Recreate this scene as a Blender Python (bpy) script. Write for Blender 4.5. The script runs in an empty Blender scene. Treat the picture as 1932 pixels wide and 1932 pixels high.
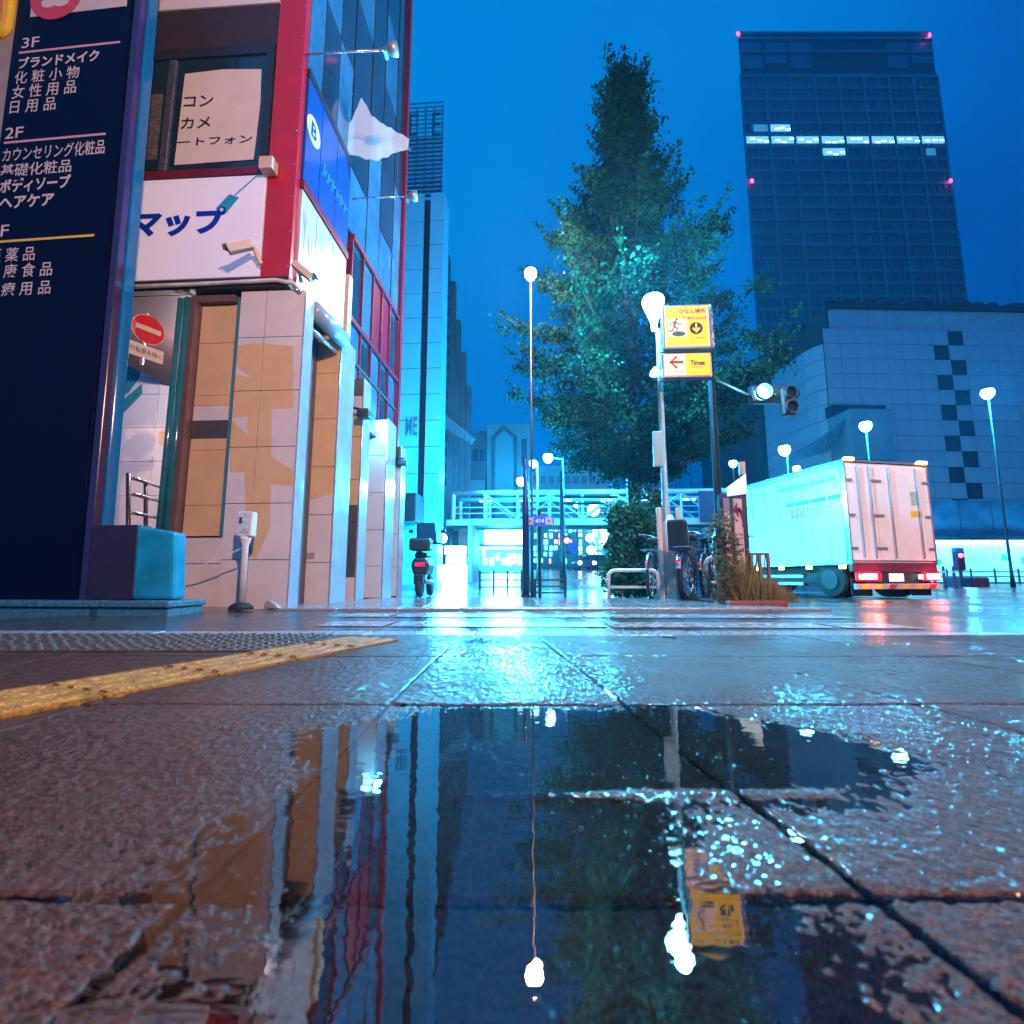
import bpy, math, random
import numpy as np
from mathutils import Vector, Matrix
random.seed(7); rng = np.random.default_rng(7)
SC = bpy.context.scene
COL = SC.collection
R = math.radians

# ---------------------------------------------------------------- camera
CAMH = 0.30; PITCH = R(7.6); FPX = 925.0
cd = bpy.data.cameras.new('camera'); cam = bpy.data.objects.new('camera', cd); COL.objects.link(cam)
cam.location = (0, 0, CAMH); cam.rotation_euler = (math.pi/2 + PITCH, 0, 0)
cd.sensor_width = 36; cd.lens = 36*FPX/1932; cd.clip_start = 0.02; cd.clip_end = 2000
cd.dof.use_dof = True; cd.dof.focus_distance = 5.5; cd.dof.aperture_fstop = 4.0
SC.camera = cam

# ---------------------------------------------------------------- world: dusk sky
W = bpy.data.worlds.new('World'); SC.world = W; W.use_nodes = True
nt = W.node_tree; nt.nodes.clear()
out = nt.nodes.new('ShaderNodeOutputWorld'); bg = nt.nodes.new('ShaderNodeBackground')
sky = nt.nodes.new('ShaderNodeTexSky'); sky.sky_type = 'NISHITA'; sky.sun_disc = False
sky.sun_elevation = R(1.0); sky.sun_rotation = R(-120); sky.dust_density = 2.0
tint = nt.nodes.new('ShaderNodeMix'); tint.data_type = 'RGBA'; tint.blend_type = 'MULTIPLY'; tint.inputs[0].default_value = 1
tint.inputs[7].default_value = (0.0, 0.015, 0.04, 1)
tc = nt.nodes.new('ShaderNodeTexCoord')
dot = nt.nodes.new('ShaderNodeVectorMath'); dot.operation = 'DOT_PRODUCT'; dot.inputs[1].default_value = (-0.80, 0.15, 0.58)
ramp = nt.nodes.new('ShaderNodeValToRGB')
e = ramp.color_ramp.elements
e[0].position = 0.0; e[0].color = (0.0, 0.055, 0.34, 1)
e[1].position = 0.75; e[1].color = (0.0, 0.32, 0.95, 1)
el = ramp.color_ramp.elements.new(0.35); el.color = (0.0, 0.155, 0.66, 1)
mp = nt.nodes.new('ShaderNodeMapRange'); mp.inputs[1].default_value = -0.6; mp.inputs[2].default_value = 1.0
nz = nt.nodes.new('ShaderNodeTexNoise'); nz.inputs['Scale'].default_value = 2.2; nz.inputs['Detail'].default_value = 6
nm = nt.nodes.new('ShaderNodeMath'); nm.operation = 'MULTIPLY_ADD'; nm.inputs[1].default_value = 0.6; nm.inputs[2].default_value = -0.30
na = nt.nodes.new('ShaderNodeMath'); na.operation = 'ADD'
add = nt.nodes.new('ShaderNodeMix'); add.data_type = 'RGBA'; add.blend_type = 'ADD'; add.inputs[0].default_value = 1
L = nt.links.new
L(tc.outputs['Generated'], dot.inputs[0]); L(dot.outputs['Value'], mp.inputs[0]); L(tc.outputs['Generated'], nz.inputs['Vector'])
L(nz.outputs[0], nm.inputs[0]); L(mp.outputs[0], na.inputs[0]); L(nm.outputs[0], na.inputs[1]); L(na.outputs[0], ramp.inputs[0])
L(sky.outputs[0], tint.inputs[6]); L(ramp.outputs[0], add.inputs[6]); L(tint.outputs[2], add.inputs[7])
L(add.outputs[2], bg.inputs[0]); bg.inputs[1].default_value = 0.8
L(bg.outputs[0], out.inputs[0])

SC.view_settings.view_transform = 'Standard'; SC.view_settings.look = 'None'
SC.view_settings.exposure = 0.0; SC.view_settings.gamma = 1.0; SC.view_settings.use_curve_mapping = False
SC.render.engine = 'CYCLES'
SC.cycles.use_denoising = True; SC.cycles.use_adaptive_sampling = True; SC.cycles.adaptive_threshold = 0.035
try: SC.cycles.denoiser = 'OPENIMAGEDENOISE'
except Exception: pass
SC.cycles.max_bounces = 6; SC.cycles.diffuse_bounces = 2; SC.cycles.glossy_bounces = 3
SC.cycles.transparent_max_bounces = 12; SC.cycles.transmission_bounces = 3; SC.cycles.volume_bounces = 0
SC.cycles.sample_clamp_indirect = 6; SC.cycles.caustics_reflective = False; SC.cycles.caustics_refractive = False

# ---------------------------------------------------------------- projection helpers (design-time placement)
CT, ST = math.cos(PITCH), math.sin(PITCH)
def ray(u, v):
    a = (u-966)/FPX; b = (966-v)/FPX
    return Vector((a, CT-b*ST, ST+b*CT))
def at(u, v, Y):
    d = ray(u, v); return Vector((0, 0, CAMH)) + d*(Y/d.y)
def gp(u, v, z=0.0):
    d = ray(u, v); return Vector((0, 0, CAMH)) + d*((z-CAMH)/d.z)

class Frame:                       # a plane-aligned frame: x right, y into depth, z up
    def __init__(s, O, ang=0, lean=0.0):
        s.O = Vector(O); c, q = math.cos(ang), math.sin(ang)
        s.ex = Vector((c, -q, 0)); s.ey = Vector((q, c, 0)); s.ez = Vector((lean, 0, 1))
    def w(s, x, y, z): return s.O + s.ex*x + s.ey*y + s.ez*z
    def px(s, u, v, y=0.0):        # picture point -> local (x, z) on the plane at depth y
        d = ray(u, v); p0 = Vector((0, 0, CAMH)) - s.O - s.ey*y
        A = np.array([[s.ex.x, s.ez.x, -d.x], [s.ex.y, s.ez.y, -d.y], [s.ex.z, s.ez.z, -d.z]])
        r = np.linalg.solve(A, np.array(p0)); return float(r[0]), float(r[1])
WORLD = Frame((0, 0, 0))

# ---------------------------------------------------------------- materials
MATS = {}
def mat(name, col, rough=0.5, metal=0.0, var=0.15, vscale=6.0, bump=0.0, bscale=40.0, emit=None, estr=0.0, coat=0.0, spec=0.5, rvar=0.0, dirt=None):
    if name in MATS: return MATS[name]
    m = bpy.data.materials.new(name); m.use_nodes = True; n = m.node_tree; p = n.nodes['Principled BSDF']
    lk = n.links.new
    p.inputs['Roughness'].default_value = rough; p.inputs['Metallic'].default_value = metal
    p.inputs['Specular IOR Level'].default_value = spec
    p.inputs['Coat Weight'].default_value = coat; p.inputs['Coat Roughness'].default_value = 0.08
    c4 = (*col, 1)
    p.inputs['Base Color'].default_value = c4
    if var > 0 or bump > 0 or rvar > 0:
        t = n.nodes.new('ShaderNodeTexCoord')
        z = n.nodes.new('ShaderNodeTexNoise'); z.inputs['Scale'].default_value = vscale; z.inputs['Detail'].default_value = 6; z.inputs['Roughness'].default_value = 0.65
        lk(t.outputs['Object'], z.inputs['Vector'])
        r = n.nodes.new('ShaderNodeValToRGB'); r.color_ramp.elements[0].position = 0.3; r.color_ramp.elements[1].position = 0.72
        lo = tuple(c*(1-var) for c in col); hi = tuple(min(1, c*(1+var*0.8)) for c in col)
        if dirt: lo = dirt
        r.color_ramp.elements[0].color = (*lo, 1); r.color_ramp.elements[1].color = (*hi, 1)
        lk(z.outputs[0], r.inputs[0]); lk(r.outputs[0], p.inputs['Base Color'])
        if rvar > 0:
            q = n.nodes.new('ShaderNodeMapRange'); q.inputs[1].default_value = 0.3; q.inputs[2].default_value = 0.7
            q.inputs[3].default_value = max(0.02, rough-rvar); q.inputs[4].default_value = min(1, rough+rvar)
            lk(z.outputs[0], q.inputs[0]); lk(q.outputs[0], p.inputs['Roughness'])
        if bump > 0:
            z2 = n.nodes.new('ShaderNodeTexNoise'); z2.inputs['Scale'].default_value = bscale; z2.inputs['Detail'].default_value = 4
            lk(t.outputs['Object'], z2.inputs['Vector'])
            b = n.nodes.new('ShaderNodeBump'); b.inputs['Strength'].default_value = bump; b.inputs['Distance'].default_value = 0.02
            lk(z2.outputs[0], b.inputs['Height']); lk(b.outputs[0], p.inputs['Normal'])
    if emit:
        p.inputs['Emission Color'].default_value = (*emit, 1); p.inputs['Emission Strength'].default_value = estr
    MATS[name] = m; return m
def glow(name, col, s):
    return mat(name, (0.6, 0.6, 0.6), 0.4, var=0, emit=col, estr=s)
CY = (0.22, 0.78, 1.0)
# setting
M_SLAB = None
white_tile = mat('white wall tile', (0.60, 0.55, 0.56), 0.35, var=0.10, vscale=3, bump=0.05, bscale=60, rvar=0.08)
orange_paint = mat('ochre mural paint', (0.60, 0.39, 0.21), 0.5, var=0.10, vscale=4, bump=0.05, bscale=60)
teal_paint = mat('teal mural paint', (0.03, 0.20, 0.24), 0.5, var=0.12, vscale=4)
dark_paint = mat('charcoal mural paint', (0.07, 0.055, 0.06), 0.5, var=0.2, vscale=6)
grey_paint = mat('grey mural paint', (0.30, 0.27, 0.29), 0.5, var=0.12)
brown_frame = mat('brown metal frame', (0.13, 0.075, 0.07), 0.4, var=0.2)
mortar = mat('dark joint mortar', (0.10, 0.085, 0.085), 0.8, var=0.2)
concrete = mat('concrete', (0.26, 0.25, 0.25), 0.7, var=0.3, vscale=5, bump=0.2, bscale=30)
dark_wall = mat('dark soffit board', (0.035, 0.018, 0.016), 0.6, var=0.3)
red_metal = mat('red enamel metal', (0.42, 0.012, 0.03), 0.35, var=0.15, vscale=3, rvar=0.1)
dkred_metal = mat('dark red metal', (0.16, 0.008, 0.03), 0.35, var=0.2)
lilac_stone = mat('polished lilac stone', (0.34, 0.40, 0.50), 0.14, metal=0.25, var=0.15, vscale=4, rvar=0.07)
teal_gloss = mat('glossy teal paint', (0.02, 0.16, 0.21), 0.13, var=0.15, vscale=4)
steel = mat('brushed steel', (0.55, 0.56, 0.58), 0.25, metal=0.9, var=0.15, vscale=12, rvar=0.1)
dull_steel = mat('galvanised steel', (0.35, 0.37, 0.39), 0.4, metal=0.6, var=0.2, vscale=10)
matt_black = mat('matt black pole paint', (0.012, 0.009, 0.012), 0.75, var=0.3, spec=0.2)
dark_steel = mat('dark painted steel', (0.022, 0.022, 0.03), 0.4, var=0.3)
black_plastic = mat('black plastic', (0.012, 0.012, 0.014), 0.4, var=0.2)
rubber = mat('black rubber', (0.01, 0.01, 0.011), 0.7, var=0.2)
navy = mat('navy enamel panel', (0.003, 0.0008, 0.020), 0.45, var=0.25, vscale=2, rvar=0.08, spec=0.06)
navy_side = mat('glossy side panel with cyan light', (0.005, 0.15, 0.42), 0.12, var=0.1, vscale=2)  # cyan lamp light on the panel side is put into its colour
ink_white = mat('off white lettering', (0.62, 0.52, 0.48), 0.5, var=0.08)
ink_pink = mat('pink rule', (0.60, 0.32, 0.36), 0.5, var=0.08)
ink_yellow = mat('yellow rule', (0.75, 0.50, 0.03), 0.5, var=0.08)
ink_dark = mat('black lettering', (0.012, 0.012, 0.03), 0.5, var=0.1)
ink_blue = mat('blue lettering', (0.005, 0.03, 0.42), 0.4, var=0.1)
ink_red = mat('red print', (0.55, 0.03, 0.03), 0.4, var=0.1)
ink_cyan = mat('light blue print', (0.02, 0.32, 0.55), 0.4, var=0.1)
ink_grey = mat('grey print', (0.25, 0.22, 0.22), 0.5, var=0.1)
sign_white = mat('white acrylic sign', (0.66, 0.64, 0.72), 0.3, var=0.06, vscale=2)
sign_glow = mat('white acrylic with faint glow', (0.66, 0.64, 0.72), 0.3, var=0.05, vscale=2, emit=(.62, .62, 1.0), estr=.24)  # faint bluish emission added to brighten the front sign
sign_yellow = mat('yellow sign face', (0.80, 0.50, 0.005), 0.4, var=0.05)
sign_cream = mat('cream sign face', (0.78, 0.62, 0.48), 0.4, var=0.05)
paper = mat('paper sheet', (0.60, 0.55, 0.54), 0.8, var=0.08, vscale=3)
glass_dark = mat('tinted window glass', (0.015, 0.03, 0.05), 0.06, var=0.3, vscale=1, bump=0.03, bscale=3, spec=0.8)
glass_blue = mat('blue glass panel', (0.03, 0.12, 0.22), 0.10, var=0.35, vscale=1.5, bump=0.04, bscale=3, spec=0.8)
sign_blue = mat('blue sign panel', (0.006, 0.055, 0.24), 0.25, var=0.12, vscale=2)
sign_silver = mat('pale satin sign panel', (0.62, 0.58, 0.60), 0.22, metal=0.35, var=0.1, vscale=3, rvar=0.06)
beige_plastic = mat('beige plastic housing', (0.55, 0.45, 0.38), 0.5, var=0.1)
white_paint = mat('white painted metal', (0.72, 0.72, 0.72), 0.35, var=0.1, vscale=8, dirt=(0.5, 0.48, 0.46))
granite = mat('wet granite kerb', (0.22, 0.23, 0.25), 0.22, var=0.35, vscale=40, bump=0.25, bscale=90, rvar=0.12)
wood = mat('weathered wood', (0.22, 0.14, 0.09), 0.7, var=0.35, vscale=15)
bark = mat('tree bark', (0.05, 0.038, 0.03), 0.85, var=0.4, vscale=12, bump=0.6, bscale=25)

# ---------------------------------------------------------------- mesh building
ORG = {}
class MB:
    def __init__(s, fr=None): s.v = []; s.f = []; s.m = []; s.fr = fr or WORLD; s.mi = 0
    def P(s, x, y, z): s.v.append(tuple(s.fr.w(x, y, z))); return len(s.v)-1
    def F(s, ids): s.f.append(tuple(ids)); s.m.append(s.mi)
    def box(s, x0, x1, y0, y1, z0, z1):
        i = [s.P(x, y, z) for z in (z0, z1) for y in (y0, y1) for x in (x0, x1)]
        for q in ((0, 2, 3, 1), (4, 5, 7, 6), (0, 1, 5, 4), (2, 6, 7, 3), (0, 4, 6, 2), (1, 3, 7, 5)): s.F([i[k] for k in q])
        return s
    def prism(s, poly, y0, y1):        # polygon in (x,z), counter-clockwise seen from -y
        n = len(poly); a = [s.P(x, y0, z) for x, z in poly]; b = [s.P(x, y1, z) for x, z in poly]
        s.F(a); s.F(b[::-1])
        for k in range(n): s.F((a[k], b[k], b[(k+1) % n], a[(k+1) % n]))
        return s
    def tube(s, pts, r, n=8, cap=True):
        pts = [Vector(p) for p in pts]; rr = r if isinstance(r, (list, tuple)) else [r]*len(pts)
        rings = []
        for k, p in enumerate(pts):
            d = (pts[min(k+1, len(pts)-1)] - pts[max(k-1, 0)]).normalized()
            u = d.cross(Vector((0, 0, 1)));
            if u.length < 1e-3: u = d.cross(Vector((0, 1, 0)))
            u.normalize(); w = d.cross(u)
            rings.append([s.P(*(p + (u*math.cos(2*math.pi*j/n) + w*math.sin(2*math.pi*j/n))*rr[k])) for j in range(n)])
        for k in range(len(rings)-1):
            for j in range(n): s.F((rings[k][j], rings[k+1][j], rings[k+1][(j+1) % n], rings[k][(j+1) % n]))
        if cap: s.F(rings[0]); s.F(rings[-1][::-1])
        return s
    def lathe(s, prof, c=(0, 0, 0), n=16, axis='z', cap=True):
        rings = []
        for r, h in prof:
            ring = []
            for j in range(n):
                a = 2*math.pi*j/n; x, y = r*math.cos(a), r*math.sin(a)
                if axis == 'z': q = (c[0]+x, c[1]+y, c[2]+h)
                elif axis == 'y': q = (c[0]+x, c[1]+h, c[2]+y)
                else: q = (c[0]+h, c[1]+x, c[2]+y)
                ring.append(s.P(*q))
            rings.append(ring)
        for k in range(len(rings)-1):
            for j in range(n): s.F((rings[k][j], rings[k][(j+1) % n], rings[k+1][(j+1) % n], rings[k+1][j]))
        if cap: s.F(rings[0][::-1]); s.F(rings[-1])
        return s
    def ball(s, c, r, n=12, sc=(1, 1, 1)):
        pr = [(max(1e-4, r*math.sin(math.pi*k/8)), -r*math.cos(math.pi*k/8)*sc[2]) for k in range(9)]
        return s.lathe([(a*sc[0], h) for a, h in pr], c, n)
    def torus(s, c, R_, r, axis='y', n=24, k=8, a0=0, a1=2*math.pi):
        full = abs(a1-a0-2*math.pi) < 1e-6; rings = []
        for i in range(n if full else n+1):
            a = a0+(a1-a0)*i/n; ring = []
            for j in range(k):
                b = 2*math.pi*j/k; q = R_+r*math.cos(b); h = r*math.sin(b)
                x, z = q*math.cos(a), q*math.sin(a)
                ring.append(s.P(c[0]+x, c[1]+h, c[2]+z) if axis == 'y' else s.P(c[0]+x, c[1]+z, c[2]+h))
            rings.append(ring)
        for i in range(len(rings) if full else len(rings)-1):
            q = rings[(i+1) % len(rings)]
            for j in range(k): s.F((rings[i][j], q[j], q[(j+1) % k], rings[i][(j+1) % k]))
        return s
    def build(s, name, mt, parent=None, bevel=0, smooth=False, org=None, kind=None):
        if parent is not None: o0 = ORG[parent.name]
        elif org is not None: o0 = Vector(org)
        else:
            a = np.array(s.v); o0 = Vector((float(a[:, 0].mean()), float(a[:, 1].mean()), float(a[:, 2].min())))
        me = bpy.data.meshes.new(name); me.from_pydata([tuple(Vector(p)-o0) for p in s.v], [], s.f)
        for k in (mt if isinstance(mt, (list, tuple)) else [mt]): me.materials.append(k)
        if isinstance(mt, (list, tuple)): me.polygons.foreach_set('material_index', s.m)
        if smooth: me.polygons.foreach_set('use_smooth', [True]*len(me.polygons))
        me.update()
        o = bpy.data.objects.new(name, me); COL.objects.link(o)
        if parent is not None: o.parent = parent
        else: o.location = o0
        ORG[o.name] = o0
        if bevel: b = o.modifiers.new('bevel', 'BEVEL'); b.width = bevel; b.segments = 2; b.limit_method = 'ANGLE'
        if kind: o['kind'] = kind
        return o
LABELS = set()
def tag(o, label, cat, group=None):
    o['label'] = label; o['category'] = cat
    if group: o['group'] = group
    assert group or label not in LABELS, label
    LABELS.add(label); return o
def thing(name, label, cat, loc, group=None):
    o = bpy.data.objects.new(name, None); COL.objects.link(o); o.location = Vector(loc); o.empty_display_size = 0.1
    ORG[o.name] = Vector(loc); return tag(o, label, cat, group)
def copy_tree(o, loc, rz, label, group=None):
    r = o.copy(); COL.objects.link(r); r.location = Vector(loc); r.rotation_euler = (0, 0, rz); tag(r, label, o['category'], group)
    for ch in list(o.children):
        c = ch.copy(); COL.objects.link(c); c.parent = r
        for g in list(ch.children):
            d = g.copy(); COL.objects.link(d); d.parent = c
    return r
def box(name, mt, fr, x0, x1, y0, y1, z0, z1, parent=None, bevel=0, kind=None):
    return MB(fr).box(x0, x1, y0, y1, z0, z1).build(name, mt, parent, bevel, kind=kind)
def lamp(name, loc, col, power, radius, parent, spot=None, aim=None):
    l = bpy.data.lights.new(name, 'SPOT' if spot else 'POINT'); l.energy = power; l.color = col; l.shadow_soft_size = radius
    if spot: l.spot_size = R(spot); l.spot_blend = 0.8
    o = bpy.data.objects.new(name, l); COL.objects.link(o); o.parent = parent; o.location = Vector(loc)-ORG[parent.name]
    if aim is not None: o.rotation_euler = (Vector(aim)-Vector(loc)).to_track_quat('-Z', 'Y').to_euler()
    return o

# ---------------------------------------------------------------- lettering (built-in font turned into meshes)
_tc = {}
def glyphs(body, bold):
    k = (body, bold)
    if k in _tc: return _tc[k]
    cu = bpy.data.curves.new('t', 'FONT'); cu.body = body; cu.size = 1; cu.offset = bold; cu.resolution_u = 3; cu.fill_mode = 'FRONT'
    ob = bpy.data.objects.new('t', cu); COL.objects.link(ob); dg = bpy.context.evaluated_depsgraph_get(); dg.update()
    me = bpy.data.meshes.new_from_object(ob.evaluated_get(dg))
    vs = [tuple(v.co) for v in me.vertices]; fs = [tuple(p.vertices) for p in me.polygons]
    COL.objects.unlink(ob); bpy.data.objects.remove(ob); bpy.data.curves.remove(cu); bpy.data.meshes.remove(me)
    _tc[k] = (vs, fs); return _tc[k]
for _b, _w in [('3F', .006), ('ブランドメイク', .03), ('化 粧 小 物', .006), ('女 性 用 品', .006), ('日 用 品', .006), ('2F', .006), ('カウンセリング化粧品', .006),
               ('基礎化粧品', .006), ('ボディソープ', .03), ('ヘアケア', .03), ('1F', .006), ('医 薬 品', .006), ('健 康 食 品', .006), ('医 療 用 品', .006), ('Shop', .0),
               ('コン', .015), ('カメ', .015), ('ートフォン', .015), ('マップ', .05), ('自転車を除く', .0), ('3', .05), ('Smart', .03), ('Y', .0), ('o', .0), ('ME', .02), ('E', .0), ('T', .0),
               ('ひなん場所', .02), ('新宿中央公園', .02), ('ここを左', .0), ('Times', .04), ('1.1km', .0), ('414', .03), ('B', .03)]:
    try: glyphs(_b, _w)
    except Exception as ex: print('TEXT', _b, ex)
def letter(name, body, bold, fr, r, mt, parent, y=-0.004):
    """fit text into the local rectangle r=(x0,z0,x1,z1) on the frame's plane at depth y"""
    vs, fs = glyphs(body, bold)
    if not vs: return None
    a = np.array(vs); lo = a.min(0); hi = a.max(0); x0, z0, x1, z1 = r
    mb = MB(fr)
    for p in vs:
        mb.P(x0+(p[0]-lo[0])/max(1e-6, hi[0]-lo[0])*(x1-x0), y, z0+(p[1]-lo[1])/max(1e-6, hi[1]-lo[1])*(z1-z0))
    for f in fs: mb.F(f)
    return mb.build(name, mt, parent)
def letter_px(name, body, bold, fr, bl, tr, mt, parent, y=-0.004):
    x0, z0 = fr.px(*bl); x1, z1 = fr.px(*tr); return letter(name, body, bold, fr, (x0, z0, x1, z1), mt, parent, y)

# ================================================================ GROUND
def ss(a, b, x): t = np.clip((x-a)/(b-a), 0, 1); return t*t*(3-2*t)
def road_z(x, y):
    z = -0.022 - 0.10*ss(5, 11, y)
    z = z + 0.03*ss(-2.4, -2.9, x)*ss(3.9, 4.6, y)*ss(-4.4, -3.4, x)
    z = z - 0.05*ss(-3.6, -5.0, x)
    return z + 0.037*np.maximum(0, y-14)*(1-ss(3, 13, x-0.10*y))*(1-ss(120, 300, y)*0.4)
def wet_ground(name, col, r0, r1, grain, gs, dark=0.4, val=1.5, spec=0.5, coat=0.0):
    m = bpy.data.materials.new(name); m.use_nodes = True; n = m.node_tree; p = n.nodes['Principled BSDF']; lk = n.links.new; p.inputs['Specular IOR Level'].default_value = spec
    t = n.nodes.new('ShaderNodeTexCoord')
    z1 = n.nodes.new('ShaderNodeTexNoise'); z1.inputs['Scale'].default_value = 0.9; z1.inputs['Detail'].default_value = 5
    z2 = n.nodes.new('ShaderNodeTexNoise'); z2.inputs['Scale'].default_value = gs; z2.inputs['Detail'].default_value = 3
    z3 = n.nodes.new('ShaderNodeTexVoronoi'); z3.inputs['Scale'].default_value = gs*0.55
    for z in (z1, z2, z3): lk(t.outputs['Object'], z.inputs['Vector'])
    q = n.nodes.new('ShaderNodeMapRange'); q.inputs[1].default_value = 0.38; q.inputs[2].default_value = 0.62; q.inputs[3].default_value = r0; q.inputs[4].default_value = r1
    lk(z1.outputs[0], q.inputs[0]); lk(q.outputs[0], p.inputs['Roughness'])
    r = n.nodes.new('ShaderNodeValToRGB'); r.color_ramp.elements[0].position = 0.32; r.color_ramp.elements[1].position = 0.72
    r.color_ramp.elements[0].color = (*[c*dark for c in col], 1); r.color_ramp.elements[1].color = (*[min(1, c*1.9) for c in col], 1)
    lk(z2.outputs[0], r.inputs[0])
    mx = n.nodes.new('ShaderNodeMix'); mx.data_type = 'RGBA'; mx.blend_type = 'MULTIPLY'; mx.inputs[0].default_value = 0.7
    bw_ = n.nodes.new('ShaderNodeRGBToBW'); lk(z3.outputs['Color'], bw_.inputs[0]); lk(r.outputs[0], mx.inputs[6]); lk(bw_.outputs[0], mx.inputs[7])
    hs = n.nodes.new('ShaderNodeHueSaturation'); hs.inputs['Saturation'].default_value = 0.9; hs.inputs['Value'].default_value = val
    lk(mx.outputs[2], hs.inputs['Color']); lk(hs.outputs[0], p.inputs['Base Color'])
    if coat:
        cm_ = n.nodes.new('ShaderNodeMapRange'); cm_.inputs[1].default_value = 0.43; cm_.inputs[2].default_value = 0.56; cm_.inputs[3].default_value = 0.03; cm_.inputs[4].default_value = coat
        lk(z1.outputs[0], cm_.inputs[0]); lk(cm_.outputs[0], p.inputs['Coat Weight']); p.inputs['Coat Roughness'].default_value = 0.09
    b = n.nodes.new('ShaderNodeBump'); b.inputs['Strength'].default_value = grain; b.inputs['Distance'].default_value = 0.004
    lk(z2.outputs[0], b.inputs['Height']); lk(b.outputs[0], p.inputs['Normal'])
    return m
asphalt = wet_ground('wet asphalt', (0.045, 0.042, 0.045), 0.10, 0.34, 0.55, 70)
slab_mat = wet_ground('wet exposed aggregate', (0.190, 0.078, 0.050), 0.42, 0.62, 0.9, 300, 0.06, 0.44, 0.10, 0.5)
far_slab_mat = wet_ground('wet pale paving', (0.20, 0.20, 0.20), 0.07, 0.22, 0.35, 60)
tactile_mat = wet_ground('worn yellow tactile paving', (0.30, 0.145, 0.004), 0.5, 0.7, 0.4, 160, 0.6, 1.0, 0.2)
stud_mat = wet_ground('worn grey tactile paving', (0.07, 0.05, 0.042), 0.4, 0.6, 0.4, 160, 0.5, 1.0, 0.25)
stripe_mat = mat('worn white road paint', (0.30, 0.29, 0.29), 0.2, var=0.75, vscale=18, bump=0.2, bscale=60, rvar=0.12)

xs = np.unique(np.concatenate([np.linspace(-600, -40, 15), np.linspace(-40, -8, 17), np.linspace(-8, 14, 89), np.linspace(14, 40, 27), np.linspace(40, 600, 15)]))
ys = np.unique(np.concatenate([np.linspace(-60, 2.9, 8), np.linspace(2.9, 16, 53), np.linspace(16, 80, 33), np.linspace(80, 1400, 23)]))
XX, YY = np.meshgrid(xs, ys); ZZ = road_z(XX, YY)
me = bpy.data.meshes.new('road'); nx = len(xs)
qs = [(j*nx+i, j*nx+i+1, (j+1)*nx+i+1, (j+1)*nx+i) for j in range(len(ys)-1) for i in range(nx-1)]
me.from_pydata(np.stack([XX, YY, ZZ], -1).reshape(-1, 3).tolist(), [], qs); me.materials.append(asphalt)
me.polygons.foreach_set('use_smooth', [True]*len(qs)); me.update()
road = bpy.data.objects.new('road', me); COL.objects.link(road); road['kind'] = 'structure'; ORG['road'] = Vector((0, 0, 0))
def stripe(poly):                  # painted bar lying 4 mm over the road
    m = MB(); m.F([m.P(x, y, float(road_z(np.float64(x), np.float64(y)))+0.005) for x, y in poly]); return m.build('crosswalk_stripe', stripe_mat, road)
for y0, y1, xa, xb in ((3.25, 3.62, -1.3, 2.6), (4.02, 4.40, -1.5, 2.7)):
    n = 8
    for k in range(n):
        a = xa+(xb-xa)*k/n; b = xa+(xb-xa)*(k+1)/n-(0.0 if k % 3 else 0.03); sk = -0.04
        stripe([(a, y0+sk*a), (b, y0+sk*b), (b, y1+sk*b), (a, y1+sk*a)])
for k in range(9):                 # lane marks further along the street
    y = 17+k*4.5; stripe([(1.4+.06*y, y), (1.55+.06*y, y), (1.55+.06*(y+2), y+2), (1.4+.06*(y+2), y+2)])

# --- near pavement: paving slabs with real aggregate grain, joints and a shallow basin
ZW = -0.0035                       # water level of the puddle
def basin(x, y):
    """height of the worn pavement, metres; negative = sunk"""
    e1 = ((x-0.02-0.12*(y-1))/0.50)**2 + ((y-0.98)/0.29)**2
    e2 = ((x+0.01)/0.36)**2 + ((y-0.47)/0.30)**2
    h = 0.0016 + 0.0016*np.sin(x*9+1.3*np.sin(y*7))*np.sin(y*11+x*5) - 0.0105*np.exp(-e1*1.1) - 0.0078*np.exp(-e2*1.0)
    h = h + 0.0042*np.exp(-((y-0.735-0.02*x)/0.018)**2)*ss(-0.16, 0.0, x)*(1-ss(0.42, 0.5, x))   # lip between the two pools
    h = h - 0.0042*np.exp(-(((x-0.55)/0.22)**2+((y-0.85)/0.22)**2))
    h = h - 0.0035*np.exp(-(((x-0.86)/0.10)**2+((y-0.78)/0.08)**2))
    h = h - 0.0050*np.exp(-(((x+0.15)/0.12)**2+((y-2.35)/0.25)**2)) - 0.004*np.exp(-(((x-0.9)/0.5)**2+((y-2.55)/0.10)**2))
    return h
def blur(a, k):
    for _ in range(k):
        a = (np.roll(a, 1, 0)+2*a+np.roll(a, -1, 0))/4; a = (np.roll(a, 1, 1)+2*a+np.roll(a, -1, 1))/4
    return a
def grain(shape, k=1.0):
    a = blur(rng.normal(size=shape), 1); a = a/a.std(); c = blur(rng.normal(size=shape), 5); c = c/c.std()
    return k*(0.0005*np.clip(a, -1.6, 2.4) + 0.0004*c)
bed = MB().box(-7.5, 8, -2.5, 2.70, -0.25, -0.045).build('pavement', concrete, None, org=(0, 0, 0), kind='structure')
rows = [-0.90, -0.20, 0.51, 1.22, 1.93, 2.64]
lines = [(-6.1, 0.0), (-5.4, 0), (-4.6, 0), (-3.9, 0), (-3.15, 0.0), (-2.45, 0.0), (-1.72, 0.0), (-1.0, 0.0), (-0.31, 0.02), (0.345, -0.105), (1.07, -0.15), (1.80, -0.17), (2.52, -0.18), (3.24, -0.18), (3.95, -0.18), (4.7, -0.18), (5.4, -0.18), (6.1, -.18), (6.8, -.18)]
def lx(l, y): return l[0]+l[1]*(y-0.5)
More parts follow.
